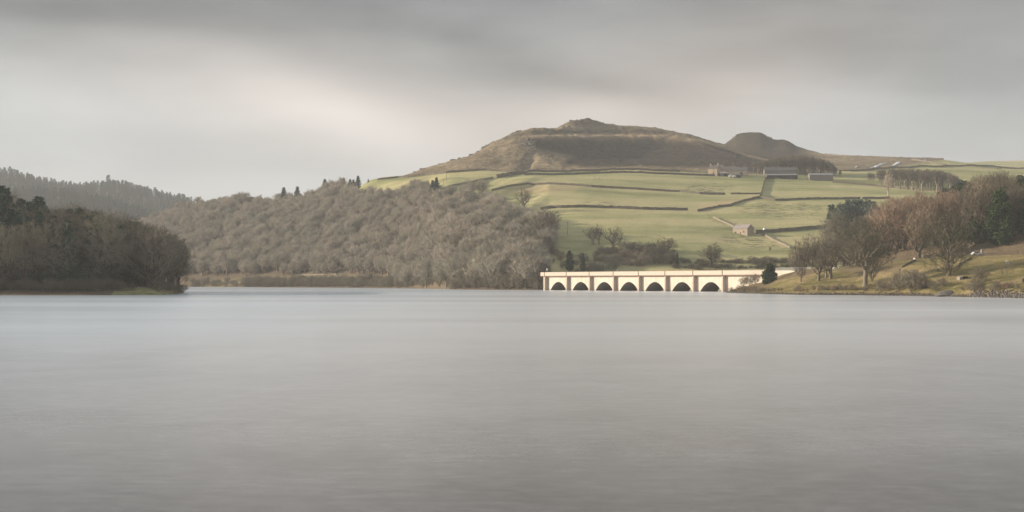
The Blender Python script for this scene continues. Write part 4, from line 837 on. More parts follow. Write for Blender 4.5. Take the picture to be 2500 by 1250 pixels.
stone_wall([(1853, 484), (1892, 490), (1972, 487.5), (2050, 487), (2100, 486)], 'level wall right of the wall junction below the farm sheds', H=1.7)
stone_wall([(2105, 485.5), (2173, 485)], 'short level wall ending at the pale leafless tree', H=1.7)
stone_wall([(2033, 446), (2084, 450), (2141, 455), (2177, 458), (2244, 466)], 'wall slanting below the dark plantation', H=1.6)
stone_wall([(1846, 571), (1880, 568.5), (1913, 566), (1960, 562), (2018, 558.5)], 'dark wall running right from the barn gable', H=2.4)
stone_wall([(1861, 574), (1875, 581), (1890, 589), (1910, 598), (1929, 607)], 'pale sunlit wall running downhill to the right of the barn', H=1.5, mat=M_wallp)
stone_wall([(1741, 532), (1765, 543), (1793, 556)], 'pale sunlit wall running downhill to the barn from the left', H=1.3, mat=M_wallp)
stone_wall([(2040, 421.6), (2061, 419), (2116, 417.5), (2164, 413), (2244, 407), (2308, 406.6), (2372, 405.5), (2420, 407), (2500, 413)], 'long wall along the top of the right-hand fields', MOOR, H=1.9)
stone_wall([(2014, 378), (2078, 383.2), (2186, 387)], 'skyline wall descending from the flat-topped hill', MOOR, H=1.8)
stone_wall([(2195, 387.5), (2250, 389.5), (2304, 391)], 'skyline wall right of the gap on the ridge', MOOR, H=2.2)
stone_wall([(2225, 391), (2258, 396), (2292, 402), (2314, 405.5)], 'wall slanting down from the ridge to the long top wall', MOOR, H=1.9)
stone_wall([(735, 672.5), (780, 672), (822, 672)], 'pale low wall beside the far shore road under the wood', H=1.1, mat=M_wallp, group=None)
# snow lying in hollows on the moor
for i, (pts, w_) in enumerate((([(2124, 412), (2140, 406), (2153, 401), (2164, 398)], 2.2), ([(2179, 406), (2188, 401), (2196, 395.5)], 3.0), ([(2089, 410), (2092, 406)], 1.1), ([(2254, 393), (2261, 391.5)], 2.0))):
    P = [MOOR.hit(*p) for p in pts]; V_, Fc = [], []; Q = []
    for a, b_ in zip(P[:-1], P[1:]): Q += [a.lerp(b_, k / 8) for k in range(8)]
    Q.append(P[-1])
    for k, q in enumerate(Q):
        t = k / (len(Q) - 1); ww = w_ * (math.sin(math.pi * min(0.97, t * 0.9 + 0.08)) ** 0.5) * (0.6 + 0.6 * random.random()); 
        for sg in (-1, 0, 1): xx = q.x + sg * ww; V_.append((xx, q.y, float(MOOR.h(xx, q.y)) + (0.9 if sg == 0 else 0.35)))
    for k in range(len(Q) - 1): Fc += [(3 * k, 3 * k + 1, 3 * k + 4, 3 * k + 3), (3 * k + 1, 3 * k + 2, 3 * k + 5, 3 * k + 4)]
    m_ = bpy.data.meshes.new('snow'); m_.from_pydata(V_, [], Fc); m_.materials.append(M_snow); tag(obj('snow', m_), kind='structure')

# ---------------------------------------------------------------- rocks
def rock_mesh(seed, sx_, sy_, sz_):
    rs = np.random.RandomState(seed); import bmesh
    bm = bmesh.new(); bmesh.ops.create_icosphere(bm, subdivisions=2, radius=1.0)
    a = rs.rand(3) * 10
    for v in bm.verts:
        k = 1 + 0.25 * math.sin(v.co.x * 3.3 + a[0]) * math.cos(v.co.y * 3.9 + a[1]) + 0.18 * rs.randn() * 0.6
        v.co *= k; v.co.x = max(-0.85, min(0.85, v.co.x)) * sx_; v.co.y = max(-0.8, min(0.8, v.co.y)) * sy_; v.co.z = max(-0.7, min(0.75, v.co.z)) * sz_
    m_ = bpy.data.meshes.new('rock'); bm.to_mesh(m_); bm.free(); m_.materials.append(M_rock); return m_
RM = [rock_mesh(s_, 1.3, 1.0, 0.8) for s_ in range(6)]
def rock(px, s_, lab, grp, sheet=HILL, D=None, py=None, sz=1.0):
    p = sheet.at(px, D) if D else sheet.hit(px, py); o = obj('rock', random.choice(RM), None, p); o.scale = (s_, s_, s_ * sz); o.rotation_euler = (random.uniform(-.2, .2), random.uniform(-.2, .2), random.random() * 6); return tag(o, lab, 'rock', grp)
cp = np.array(crest_s)
for px, s_ in ((1397, 3.4), (1403, 2.6), (1410, 2.6), (1418, 2.2), (1425, 3.0), (1432, 4.6), (1438, 4.0), (1444, 2.8), (1450, 2.5), (1456, 2.6), (1463, 1.8), (1470, 2.0), (1478, 1.6), (1388, 2.0), (1380, 1.4)):
    rock(px, s_, 'dark gritstone boulder of the tor on the main summit', 'summit tor boulders', D=float(np.interp(px, cp[:, 0], cp[:, 1])), sz=0.9)
for px in list(np.arange(1150, 1275, 4.5)) + [1105, 1122, 1132, 1074, 1028, 1012, 1300, 1327]:
    rock(px, 1.1 + 1.5 * random.random(), 'dark boulder along the rocky left-hand skyline of the hill', 'boulders along the skyline edge', D=float(np.interp(px, cp[:, 0], cp[:, 1])) - 4 * random.random(), sz=0.8)
for k in range(34):
    rock(random.gauss(1292, 14), 0.9 + 1.0 * random.random(), 'grey boulder in the scree below the moor scarp', 'scree boulders', py=random.gauss(352, 7))
for px in (1793, 1800, 1806, 1868, 1874, 1880, 1812): rock(px, 2.0 + random.random(), 'dark rock on the edge of the flat-topped hill', 'rocks of the flat-topped hill', MOOR, D=1893, sz=0.7)
# riprap: uncountable small stones along the waterline
V_, Q_ = [], []; 
def stones(name, spots, lab):
    mb = MB()
    for X, Y, z, s_ in spots:
        a = [(X + s_ * random.uniform(.6, 1) * cx, Y + s_ * random.uniform(.6, 1) * cy, z + s_ * random.uniform(.5, .8) * cz) for cz in (-1, 1) for cx, cy in ((-1, -1), (1, -1), (1, 1), (-1, 1))]
        mb.hexa(a)
    return tag(mb.build(name, M_gravel), lab, 'stones', kind='stuff')
sp = []
for k in range(2600):
    px = random.uniform(1775, 2560); w_ = 1.0 if px > 2370 else 0.35
    D = shf(px) + abs(random.gauss(0, 4.0 if px > 2370 else 1.5)) - 1; X = (px - CX) * D / F; z = float(BANK.h(X, D))
    if -0.5 < z < 2.2: sp.append((X, D, z + 0.08, random.uniform(0.15, 0.5) * (1 if px > 2370 else 0.7)))
stones('shore_stones', sp, 'loose grey stones strewn along the waterline of the right bank')
# gravel mound
mb = MB(); c0 = BANK.hit(2313, 719); R_ = 4.4
for i in range(9):
    for k in range(24):
        pass
V_, Fc = [], []
for i in range(9):
    r_ = i / 8
    for k in range(24):
        a = k * math.pi / 12; V_.append((R_ * r_ * math.cos(a), R_ * 0.7 * r_ * math.sin(a), 1.7 * math.cos(r_ * math.pi / 2) ** 0.8 - 0.5 + 0.12 * random.random()))
for i in range(8):
    for k in range(24): Fc.append((24 * i + k, 24 * i + (k + 1) % 24, 24 * i + 24 + (k + 1) % 24, 24 * i + 24 + k))
m_ = bpy.data.meshes.new('gravel_mound'); m_.from_pydata(V_, [], Fc); m_.materials.append(M_gravel); tag(obj('gravel_mound', m_, None, c0), 'low grey gravel mound at the waterline of the right bank', 'gravel mound')

# ---------------------------------------------------------------- viaduct
A = Vector((19.9, 794.0, 0)); UD = Vector((81.2, -127.4, 0)); LEN = UD.length; UD.normalize(); ND = Vector((-abs(UD.y), -abs(UD.x), 0)); BAY = LEN / 7
def BP(u, n, z): p = A + UD * u + ND * n; return (p.x, p.y, z)
via = tag(empty('viaduct', A), 'long pale concrete viaduct with seven arches standing in the lake', 'bridge')
inv = -A
def vput(mb, name, mat, par=via):
    mb.v = [(v[0] - A.x, v[1] - A.y, v[2]) for v in mb.v]; return mb.build(name, mat, par)
def ubox(mb, u0, u1, n0, n1, z0, z1):
    mb.hexa([BP(u0, n0, z0), BP(u1, n0, z0), BP(u1, n1, z0), BP(u0, n1, z0), BP(u0, n0, z1), BP(u1, n0, z1), BP(u1, n1, z1), BP(u0, n1, z1)])
PROJ, ZT, ZB, BW = 1.9, 7.75, -3.0, 11.0
ARH = 7.95; ARZ = 4.62; ACX = BAY * 0.5 + 0.35
for k in range(7):
    mb = MB(); u0 = k * BAY; us = [u0 + ACX + ARH * math.sin(t) for t in np.linspace(-math.pi / 2, math.pi / 2, 33)]
    zs = [max(0.0, ARZ * (1 - abs((u - u0 - ACX) / ARH) ** 2.05)) for u in us]
    for n_ in (0.0, -BW):
        mb = MB(); mb.face_pts([BP(u0, n_, ZB), BP(us[0], n_, ZB), BP(us[0], n_, ZT), BP(u0, n_, ZT)]); mb.face_pts([BP(us[-1], n_, ZB), BP(u0 + BAY, n_, ZB), BP(u0 + BAY, n_, ZT), BP(us[-1], n_, ZT)])
        for a in range(32): mb.face_pts([BP(us[a], n_, zs[a]), BP(us[a + 1], n_, zs[a + 1]), BP(us[a + 1], n_, ZT), BP(us[a], n_, ZT)])
        vput(mb, 'spandrel_wall', M_via)
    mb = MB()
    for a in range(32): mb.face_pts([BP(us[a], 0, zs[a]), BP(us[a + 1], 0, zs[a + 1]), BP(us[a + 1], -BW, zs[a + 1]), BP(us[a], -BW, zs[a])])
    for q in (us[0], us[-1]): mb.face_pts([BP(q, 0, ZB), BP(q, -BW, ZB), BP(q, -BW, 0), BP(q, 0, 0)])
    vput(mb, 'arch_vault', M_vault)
for k in range(8):
    mb = MB(); u = k * BAY; w0 = 0.42
    mb.hexa([BP(u - w0 - .12, 0, ZB), BP(u + w0 + .12, 0, ZB), BP(u + w0 + .12, PROJ + .15, ZB), BP(u - w0 - .12, PROJ + .15, ZB), BP(u - w0, 0, ZT), BP(u + w0, 0, ZT), BP(u + w0, PROJ - 0.1, ZT), BP(u - w0, PROJ - 0.1, ZT)])
    vput(mb, 'pier', M_fin)
    mb = MB(); ubox(mb, u - 0.16, u + 0.16, PROJ + 0.005, PROJ + 0.22, ZT - 0.3, 10.12); vput(mb, 'pilaster', M_band)  # shadow side of the pilaster put into its dark colour
UE = 41.0
mb = MB(); ubox(mb, LEN, LEN + UE, -BW, 0, ZB, ZT); vput(mb, 'abutment_wall', M_via)
for i, (px, D, H) in enumerate(((1322, 801, 9), (1312, 803, 11), (1300, 804, 12), (1326, 806, 12), (1290, 806, 13))):
    p = HILL.at(px, D + 3); K_mid[i % 4].put(p, H, ['low dark tree hugging the far left viaduct abutment', 'second dark tree left of the viaduct abutment by the water', 'third dark tree left of the viaduct abutment by the water', 'dark tree just behind the viaduct abutment', 'dark waterside tree furthest left of the viaduct abutment'][i], wide=1.1)
mb = MB(); ubox(mb, -4, 0, -BW, 0.02, ZB, ZT); vput(mb, 'abutment_wall', M_fin)
mb = MB(); ubox(mb, -4, LEN + 31, -BW - PROJ, PROJ, ZT, 8.05); vput(mb, 'deck', M_band)  # cornice band browned to hold the soffit shadow under the parapet
for k in range(-1, 8):
    u0, u1 = (k * BAY + 0.17 if k >= 0 else -4), ((k + 1) * BAY - 0.17 if k < 7 else LEN + 31)
    mb = MB(); ubox(mb, u0, u1, PROJ - 0.35, PROJ + 0.03, 8.054, 9.9); ubox(mb, u0, u1, PROJ - 0.42, PROJ + 0.1, 9.9, 10.08); vput(mb, 'parapet', M_par)
mb = MB(); ubox(mb, -9, LEN + 31, -BW - PROJ, -BW - PROJ + 0.35, 8.054, 10.0); vput(mb, 'parapet', M_via)
mb = MB(); ubox(mb, -9, LEN + 31, -BW - PROJ + 0.4, PROJ - 0.4, 8.054, 8.12); vput(mb, 'road', M_asph)
mb = MB(); ubox(mb, LEN + 31, LEN + 62, PROJ - 0.4, PROJ + 0.05, 3.0, 9.55); vput(mb, 'wing_wall', M_via)
rl_ = empty('railing', A); tag(rl_, 'dark metal railing on the pale wing wall at the near end of the viaduct', 'railing')
for i in range(15):
    u = LEN + 35 + i * 1.9; mb = MB(); ubox(mb, u, u + 0.12, PROJ - 0.22, PROJ - 0.1, 9.552, 10.95); vput(mb, 'post', M_metal, rl_)
mb = MB(); ubox(mb, LEN + 35, LEN + 62, PROJ - 0.2, PROJ - 0.12, 10.95, 11.03); ubox(mb, LEN + 35, LEN + 62, PROJ - 0.2, PROJ - 0.12, 9.75, 9.83)
for i in range(90):
    u = LEN + 35.3 + i * 0.295; ubox(mb, u, u + 0.05, PROJ - 0.18, PROJ - 0.14, 9.84, 10.94)
vput(mb, 'rail_panel', M_metal, rl_)
# lamp at far end of deck
def lamp(u, H, lab):
    p = Vector(BP(u, -1.0, 8.12)); o = tag(empty('street_lamp', p), lab, 'lamp'); mb = MB(); mb.cyl((0, 0, 0), (0, 0, H), 0.12, 0.08, 6); mb.build('post', M_metal, o)
    mb = MB(); mb.cyl((0, 0, H + 0.01), (0, 0, H + 0.9), 0.45, 0.5, 8); mb.cyl((0, 0, H + 0.9), (0, 0, H + 1.15), 0.6, 0.1, 8); mb.build('lamp_head', M_white, o)
lamp(-1.5, 3.0, 'white-headed lamp post at the far left end of the viaduct')
p = Vector(BP(58, -6, 8.12)); o = tag(empty('road_sign', p), 'small white road sign standing on the viaduct deck', 'road sign'); mb = MB(); mb.cyl((0, 0, 0), (0, 0, 2.6), 0.08, 0.08, 6); mb.build('post', M_metal, o); mb = MB(); mb.box(-0.35, 0.35, -0.12, -0.09, 2.0, 3.3); mb.build('sign_plate', M_white, o)

# ---------------------------------------------------------------- buildings
def house(name, p, rz, Lx, Wy, He, Hr, label, mw, mr_, openings=(), chim=(), cat_='house', thick=0.4, over=0.3):
    """long side along local x, front at -y; openings: (face, u, z0, w, h, kind)"""
    o = tag(empty(name, p, rz), label, cat_); x, y = Lx / 2, Wy / 2; mb = MB()
    mb.face_pts([(-x, -y, -1.5), (x, -y, -1.5), (x, -y, He), (-x, -y, He)]); mb.face_pts([(x, y, -1.5), (-x, y, -1.5), (-x, y, He), (x, y, He)])
    mb.face_pts([(x, -y, -1.5), (x, y, -1.5), (x, y, He), (x, 0, Hr), (x, -y, He)]); mb.face_pts([(-x, y, -1.5), (-x, -y, -1.5), (-x, -y, He), (-x, 0, Hr), (-x, y, He)])
    mb.build('wall', mw, o); mb = MB(); s_ = (Hr - He) / y; t = 0.22
    for sg in (-1, 1):
        e = sg * (y + over); ze = He - over * s_ + 0.03
        pts = [(-x - over, e, ze), (x + over, e, ze), (x + over, 0, Hr + 0.03), (-x - over, 0, Hr + 0.03)]
        mb.hexa(pts + [(a, b_, c_ + t) for a, b_, c_ in pts])
    rf = mb.build('roof', mr_, o)
    for fc, u, z0, w_, h_, kd in openings:
        mb = MB(); a = w_ / 2
        if fc == 'f': mb.box(u - a, u + a, -y - 0.05, -y + 0.05, z0, z0 + h_)
        else: mb.box(x - 0.05, x + 0.05, u - a, u + a, z0, z0 + h_) if fc == 'r' else mb.box(-x - 0.05, -x + 0.05, u - a, u + a, z0, z0 + h_)
        mb.build(kd, M_glass if kd == 'window' else M_dark, o)
    for u, v in chim:
        mb = MB(); mb.box(u - 0.5, u + 0.5, v - 0.45, v + 0.45, Hr - 1.2, Hr + 1.7); mb.box(u - 0.6, u + 0.6, v - 0.55, v + 0.55, Hr + 1.7, Hr + 1.9); mb.cyl((u - .2, v, Hr + 1.9), (u - .2, v, Hr + 2.5), 0.16, 0.14); mb.build('chimney', mw, rf)
    return o
# the barn: lit long side to the left, dark gable to the right
pb = HILL.hit(1817, 573.5); k_ = pb.y / 950.0
house('barn', pb + Vector((0, 4, 0)), math.radians(-49), 12.5, 6.6, 4.4, 6.9, 'lone stone barn with grey slate roof in the lower field', M_barn, M_slatep, (('f', -3.8, -0.2, 1.3, 2.6, 'door'), ('f', 0.3, -0.2, 0.7, 2.2, 'door'), ('f', 3.2, 1.5, 0.9, 1.2, 'window')), cat_='barn')
# farm
def farm(px, py, dD=0): p = HILL.hit(px, py); return HILL.at(px, p.y + dD)
house('farmhouse', farm(1744, 430, 6), math.radians(58 - 90), 9, 8, 6.0, 8.8, 'stone farmhouse with lit gable and chimneys, leftmost of the farm buildings', M_house, M_slate, (('l', -1.6, 0.9, 1.1, 1.4, 'window'), ('l', 1.6, 0.9, 1.1, 1.4, 'window'), ('l', 0, 3.8, 1.1, 1.4, 'window'), ('f', 1, 1, 1.0, 1.4, 'window')), ((-3.6, 0), (3.6, 0)))
house('farmhouse', farm(1756, 429, 16), math.radians(-20), 9, 6, 5.6, 8.6, 'second farmhouse range with tall chimney behind the lit gable', M_slate, M_slate, (('f', -1, 3.4, 1, 1.3, 'window'),), ((3.4, 0),))
house('farm_barn', farm(1778, 431, 14), math.radians(-15), 15, 8, 4.6, 7.6, 'dark farm barn with steep roof right of the farmhouse', M_house, M_slate, (('f', 0, -0.5, 3, 3.4, 'door'),), cat_='barn')
house('farm_barn', farm(1805, 432, 12), math.radians(-15), 15, 8, 4.2, 7.2, 'stone farm barn with pale left gable, in the middle of the farm', M_house, M_slate, (('f', 2, -0.5, 3, 3, 'door'),), cat_='barn')
house('shed', farm(1768, 430.5, 2), 0, 8.5, 4, 2.6, 3.2, 'low pale-roofed lean-to shed in front of the farmhouse', M_board, M_white, (('f', 1, -0.3, 3, 2.2, 'door'),), cat_='shed')
house('shed', farm(1797, 434.5, 3), 0, 9, 5, 2.6, 3.2, 'low white-roofed shed beside the parked trailer', M_board, M_tin, (('f', 2, -0.3, 3.5, 2.2, 'door'),), cat_='shed')
# long open-fronted shed
p = farm(1908, 438, 8); o = tag(empty('open_shed', p, math.radians(-3)), 'long low open-fronted cattle shed with pale sheet roof', 'shed'); mb = MB(); mb.box(-14, 14, 4.8, 5, -1.5, 3.2); mb.box(-14, -13.8, -4, 4.8, -1.5, 3.0); mb.box(13.8, 14, -4, 4.8, -1.5, 3.0); mb.build('wall', M_board, o)
mb = MB(); mb.hexa([(-14.5, -4.8, 2.7), (14.5, -4.8, 2.7), (14.5, 5.4, 4.4), (-14.5, 5.4, 4.4), (-14.5, -4.8, 2.85), (14.5, -4.8, 2.85), (14.5, 5.4, 4.55), (-14.5, 5.4, 4.55)]); mb.build('roof', M_tin, o)
for i in range(8): mb = MB(); mb.box(-13.6 + i * 3.85, -13.3 + i * 3.85, -4.2, -3.9, -1.5, 2.68); mb.build('post', M_wood, o)
p = farm(1905, 434, 20); house('farm_barn', p, math.radians(-3), 30, 9, 4.6, 7.6, 'long dark roofed barn directly behind the open cattle shed', M_board, M_slate, (), cat_='barn')
p = farm(2003, 441, 4); o = house('farm_barn', p, math.radians(-2), 21, 9, 4.4, 6.0, 'grey sheet-clad barn at the right end of the farm', M_board, M_tin, (), cat_='barn')
for i, u in enumerate((-7, -2.4, 3, 7.4)):
    mb = MB(); mb.hexa([(u - .6, -3.4, 4.98), (u + .6, -3.4, 4.98), (u + .6, -1.6, 5.58), (u - .6, -1.6, 5.58), (u - .6, -3.4, 5.05), (u + .6, -3.4, 5.05), (u + .6, -1.6, 5.65), (u - .6, -1.6, 5.65)]); mb.build('skylight', M_white, o)
def trailer(px, py, Lx, lab, sheet=HILL, rz=0.0, mat=None):
    p = sheet.hit(px, py); o = tag(empty('trailer', p, rz), lab, 'trailer'); mb = MB(); x = Lx / 2
    mb.hexa([(-x, -1, 0.6), (x, -1, 0.6), (x, 1, 0.6), (-x, 1, 0.6), (-x + .3, -.95, 2.5), (x - .1, -.95, 2.5), (x - .1, .95, 2.5), (-x + .3, .95, 2.5)]); mb.build('body', mat or M_white, o)
    for sg in (-1, 1):
        mb = MB(); mb.cyl((0, sg * 1.02, 0.38), (0, sg * 1.22, 0.38), 0.38, 0.38, 10); mb.build('wheel', M_tyre, o)
    mb = MB(); mb.box(x, x + 1.1, -.05, .05, .55, .65); mb.build('drawbar', M_metal, o)
trailer(1784, 434, 3.6, 'white trailer parked at the front of the farmyard')
trailer(1792, 434.5, 3.0, 'shorter white trailer next to the dark shed opening')
trailer(1868, 566, 2.6, 'small white trailer by the wall right of the lone barn', rz=0.2)
# utility poles
def pole(px, pb_, ptp, lab, sheet=HILL, arm=True, D=None):
    p = sheet.hit(px, pb_) if D is None else sheet.at(px, D); H = zpy(p.y, ptp) - p.z; o = tag(empty('utility_pole', p), lab, 'pole'); mb = MB(); mb.cyl((0, 0, -.5), (0, 0, H), 0.17, 0.12, 8); mb.build('post', M_wood, o)
    if arm: mb = MB(); mb.box(-1.0, 1.0, -.08, .08, H - .5, H - .35); mb.build('crossarm', M_wood, o)
    return o
pole(1385.5, 573, 541, 'thin pole standing alone in the lower green field')
pole(1508.5, 409, 388, 'pole on the brown moor above the top wall')
pole(1083, 461, 438, 'pole beside the wood edge in the left field, lower of two')
pole(1090, 443, 421, 'pole higher in the left field, above its neighbour')
pole(1148.5, 481, 463, 'pale thin pole above the tree clump on the slope', arm=False)
pole(1724, 428, 395, 'pole left of the farmhouse gable')
pole(1786, 432, 402, 'pole in front of the farm barns')
pole(2349.5, 624, 533, 'tall pole with crossarm against the wood above the bank', BANK, D=563)
pole(2369, 624, 585, 'shorter pole right of the tall one above the bank', BANK, arm=False, D=566)
pA, pB = BANK.at(2349.5, 563), BANK.at(2480, 640); tA = Vector((pA.x, pA.y, zpy(563, 533) - 0.3)); tB = Vector((pB.x, pB.y, zpy(640, 505))); tC = Vector(((2175 - CX) * 600 / F, 600, zpy(600, 537)))
ow = tag(empty('overhead_wires', tA), 'pair of thin overhead wires running past the tall pole into the wood', 'wires')
for q in (-0.8, 0.8):
    mb = MB(); pts = [tC.lerp(tA, i / 12) - Vector((0, 0, 1.0 * math.sin(math.pi * i / 12))) for i in range(12)] + [tA.lerp(tB, i / 10) - Vector((0, 0, 1.0 * math.sin(math.pi * i / 10))) for i in range(11)]
    for a, b_ in zip(pts[:-1], pts[1:]): mb.cyl(a - tA + Vector((q, 0, 0)), b_ - tA + Vector((q, 0, 0)), 0.02, 0.02, 4)
    mb.build('wire', M_wood, ow)

# ---------------------------------------------------------------- small things on the bank
def fence(pts, lab, sheet=BANK, sp_=2.6, H=1.15):
    P = [sheet.hit(*p) if len(p) == 2 else sheet.at(p[0], p[2]) for p in pts]; o = tag(empty('fence', P[0]), lab, 'fence'); Q = []
    for a, b_ in zip(P[:-1], P[1:]):
        n = max(1, int((b_ - a).length / sp_)); Q += [a.lerp(b_, k / n) for k in range(n)]
    Q.append(P[-1]); Q = [Vector((q.x, q.y, float(sheet.h(q.x, q.y)))) - P[0] for q in Q][:100]
    for q in Q: mb = MB(); mb.box(q.x - .07, q.x + .07, q.y - .07, q.y + .07, q.z - .3, q.z + H); mb.build('post', M_wood, o)
    mb = MB()
    for a, b_ in zip(Q[:-1], Q[1:]):
        for h in (0.35, 0.7, 1.02): mb.cyl((a.x, a.y, a.z + h), (b_.x, b_.y, b_.z + h), 0.025, 0.025, 4)
    mb.build('rail', M_wood, o)
fence([(2150, 0, 583), (2200, 0, 573), (2300, 0, 561), (2400, 0, 549), (2540, 0, 532)], 'weathered post fence along the top of the grassy bank')
def post_box(name, px, py, sx_, sy_, sz_, mat, lab, cat_, sheet=BANK, rz=0.0, D=None):
    p = sheet.hit(px, py) if D is None else sheet.at(px, D); mb = MB(); mb.hexa([(-sx_ / 2, -sy_ / 2, -.3), (sx_ / 2, -sy_ / 2, -.3), (sx_ / 2, sy_ / 2, -.3), (-sx_ / 2, sy_ / 2, -.3), (-sx_ * .47, -sy_ * .47, sz_), (sx_ * .47, -sy_ * .47, sz_ * 1.02), (sx_ * .47, sy_ * .47, sz_ * .98), (-sx_ * .47, sy_ * .47, sz_)])
    o = mb.build(name, mat, None, p); o.rotation_euler = (0, 0, rz); return tag(o, lab, cat_)
post_box('wooden_post', 2197, 666.5, 0.45, 0.45, 1.4, M_wood, 'stout dark post at the foot of the bank steps', 'post')
post_box('wooden_post', 2228, 668, 0.16, 0.16, 1.3, M_wood, 'thin left post beside the small pale board on the bank', 'post')
post_box('wooden_post', 2239.5, 668, 0.16, 0.16, 1.3, M_wood, 'thin right post beside the small pale board on the bank', 'post')
post_box('notice_board', 2232, 663, 0.9, 0.12, 0.55, M_wallp, 'small pale board low on the bank between two posts', 'board')
post_box('wooden_post', 2446, 672, 0.28, 0.28, 1.5, M_wood, 'left post of the dark pair high on the right-hand bank', 'post')
post_box('wooden_post', 2458, 669, 0.26, 0.26, 1.2, M_wood, 'right post of the dark pair high on the right-hand bank', 'post')
post_box('wooden_post', 2497.5, 690, 0.6, 0.5, 1.3, M_wood, 'dark stump post at the right-hand edge of the picture', 'post')
p = BANK.hit(2348, 682); o = tag(empty('culvert', p, 0.25), 'low concrete culvert with a dark opening in the bank', 'culvert'); mb = MB(); mb.box(-1.2, 0, -.8, 1.2, -.5, 0.85); mb.box(0, 2.8, .3, 1.2, -.5, 0.9); mb.build('wall', M_conc, o); mb = MB(); mb.box(-.2, 2.9, -.8, 1.3, 0.904, 1.02); mb.build('cap', M_conc, o); mb = MB(); mb.box(0.1, 2.7, .24, .296, -.4, .86); mb.build('opening', M_dark, o)
# steps running down the bank
def steps(a, b_, lab):
    A_, B_ = BANK.hit(*a), BANK.hit(*b_); mb = MB(); n = 16
    for i in range(n):
        q = A_.lerp(B_, i / n); z = float(BANK.h(q.x, q.y)) - A_.z; q = q - A_; mb.box(q.x - .45, q.x + .45, q.y - .3, q.y + .3, z - .3, z + .55)
    tag(mb.build('stone_steps', M_wall, None, A_), lab, 'steps')
steps((2204, 654), (2235, 637), 'dark kerbed steps slanting up the bank left of the spreading tree')
steps((2338, 653), (2372, 632), 'dark line of steps climbing the bank right of the spreading tree')
def sheep(px, py, s_, lab, sheet=HILL, rz=0.0):
    p = sheet.hit(px, py); import bmesh
    bm = bmesh.new(); bmesh.ops.create_icosphere(bm, subdivisions=2, radius=0.5)
    for v in bm.verts:
        t = v.co.x / 0.5; v.co.x *= 1.15; v.co.y *= 0.62; v.co.z = v.co.z * 0.72 + 0.68 + 0.05 * t
    def limb(c, r0, r1, l_, d):
        mb_ = MB(); mb_.cyl(c, Vector(c) + Vector(d) * l_, r0, r1, 6); vs = [bm.verts.new(v) for v in mb_.v]
        for f in mb_.f: bm.faces.new([vs[i] for i in f])
    for sx__ in (-0.38, 0.36):
        for sy__ in (-.15, .15): limb((sx__, sy__, .5), .07, .045, .52, (0, 0, -1))
    limb((0.5, 0, .85), .16, .12, .25, (.8, 0, .1)); limb((0.68, 0, .92), .12, .06, .28, (.7, 0, -.5))
    m_ = bpy.data.meshes.new('sheep'); bm.to_mesh(m_); bm.free(); m_.materials.append(M_wool); o = obj('sheep', m_, None, p); o.scale = (s_,) * 3; o.rotation_euler = (0, 0, rz); tag(o, lab, 'sheep')
sheep(1446, 437, 1.4, 'grazing sheep in the upper field, leftmost of three', rz=2); sheep(1462, 437.5, 1.4, 'pale sheep in the upper field between two others', rz=.4); sheep(1481, 437.5, 1.5, 'sheep in the upper field, rightmost of three', rz=3)
sheep(1691, 434, 1.4, 'lone sheep in the upper field below the farm wall', rz=1)
sheep(2036, 661, 1.4, 'pale sheep on the bank left of the largest tree', BANK, rz=2.6); sheep(2049, 659, 1.1, 'smaller pale sheep nearer the largest tree', BANK, rz=.5); sheep(2233, 637, 1.2, 'white sheep at the top of the bank steps', BANK, rz=1.9); sheep(2459, 645, 1.2, 'tan sheep high on the right-hand bank', BANK, rz=2.2)
def car(px, D, lab, mat, rz=0.0):
    p = BANK.at(px, D); o = tag(empty('parked_car', p, rz), lab, 'car'); mb = MB(); prof = [(-2.1, .35), (-2.15, .8), (-1.9, 1.0), (-1.3, 1.45), (.5, 1.5), (1.15, 1.02), (2.0, .85), (2.15, .4)]
    for sg in (-.85, .85): mb.face_pts([(x, sg, z) for x, z in (prof if sg > 0 else prof[::-1])])
    for (x0, z0), (x1, z1) in zip(prof, prof[1:] + prof[:1]): mb.face_pts([(x0, -.85, z0), (x1, -.85, z1), (x1, .85, z1), (x0, .85, z0)])
    mb.build('body', mat, o)
    for sg in (-1, 1):
        mb = MB(); mb.face_pts([(-1.2, sg * .856, 1.0), (1.0, sg * .856, 1.0), (.42, sg * .856, 1.42), (-1.1, sg * .856, 1.38)]); mb.build('window', M_glass, o)
        for x in (-1.35, 1.35): mb = MB(); mb.cyl((x, sg * .72, .33), (x, sg * .9, .33), .33, .33, 12); mb.build('wheel', M_tyre, o)
car(2384, 566, 'white car parked at the top of the bank beside the pole', M_white, 0.2)
car(2371, 572, 'dark car parked behind the poles at the top of the bank', M_glass, 0.1)
post_box('gate_pillar', 2398, 0, 1.0, 0.9, 2.2, M_fin, 'brown stone gate pillar right of the parked white car', 'pillar', D=566)
p = BANK.at(2263, 572); mb = MB(); mb.box(-1.6, 1.6, -.3, .3, -.3, 1.3); mb.box(-1.75, 1.75, -.4, .4, 1.304, 1.42); tag(mb.build('stone_block', M_wallp, None, p), 'pale squat stone block by the fence left of the spreading tree', 'stone block')

# ---------------------------------------------------------------- haze
mb = MB(); mb.box(-3600, 3600, -350, 3900, -9.6, 262)
hm = bpy.data.materials.new('haze'); hm.use_nodes = True; nt = hm.node_tree; nt.nodes.remove(nt.nodes['Principled BSDF'])
pv = nt.nodes.new('ShaderNodeVolumePrincipled'); pv.inputs['Color'].default_value = (0.95, 0.98, 1.0, 1); pv.inputs['Density'].default_value = 0.00013; pv.inputs['Anisotropy'].default_value = 0.0
nt.links.new(pv.outputs[0], nt.nodes['Material Output'].inputs['Volume'])
hz = tag(mb.build('haze', hm), 'thin pale haze hanging over the whole valley', 'haze', kind='stuff')

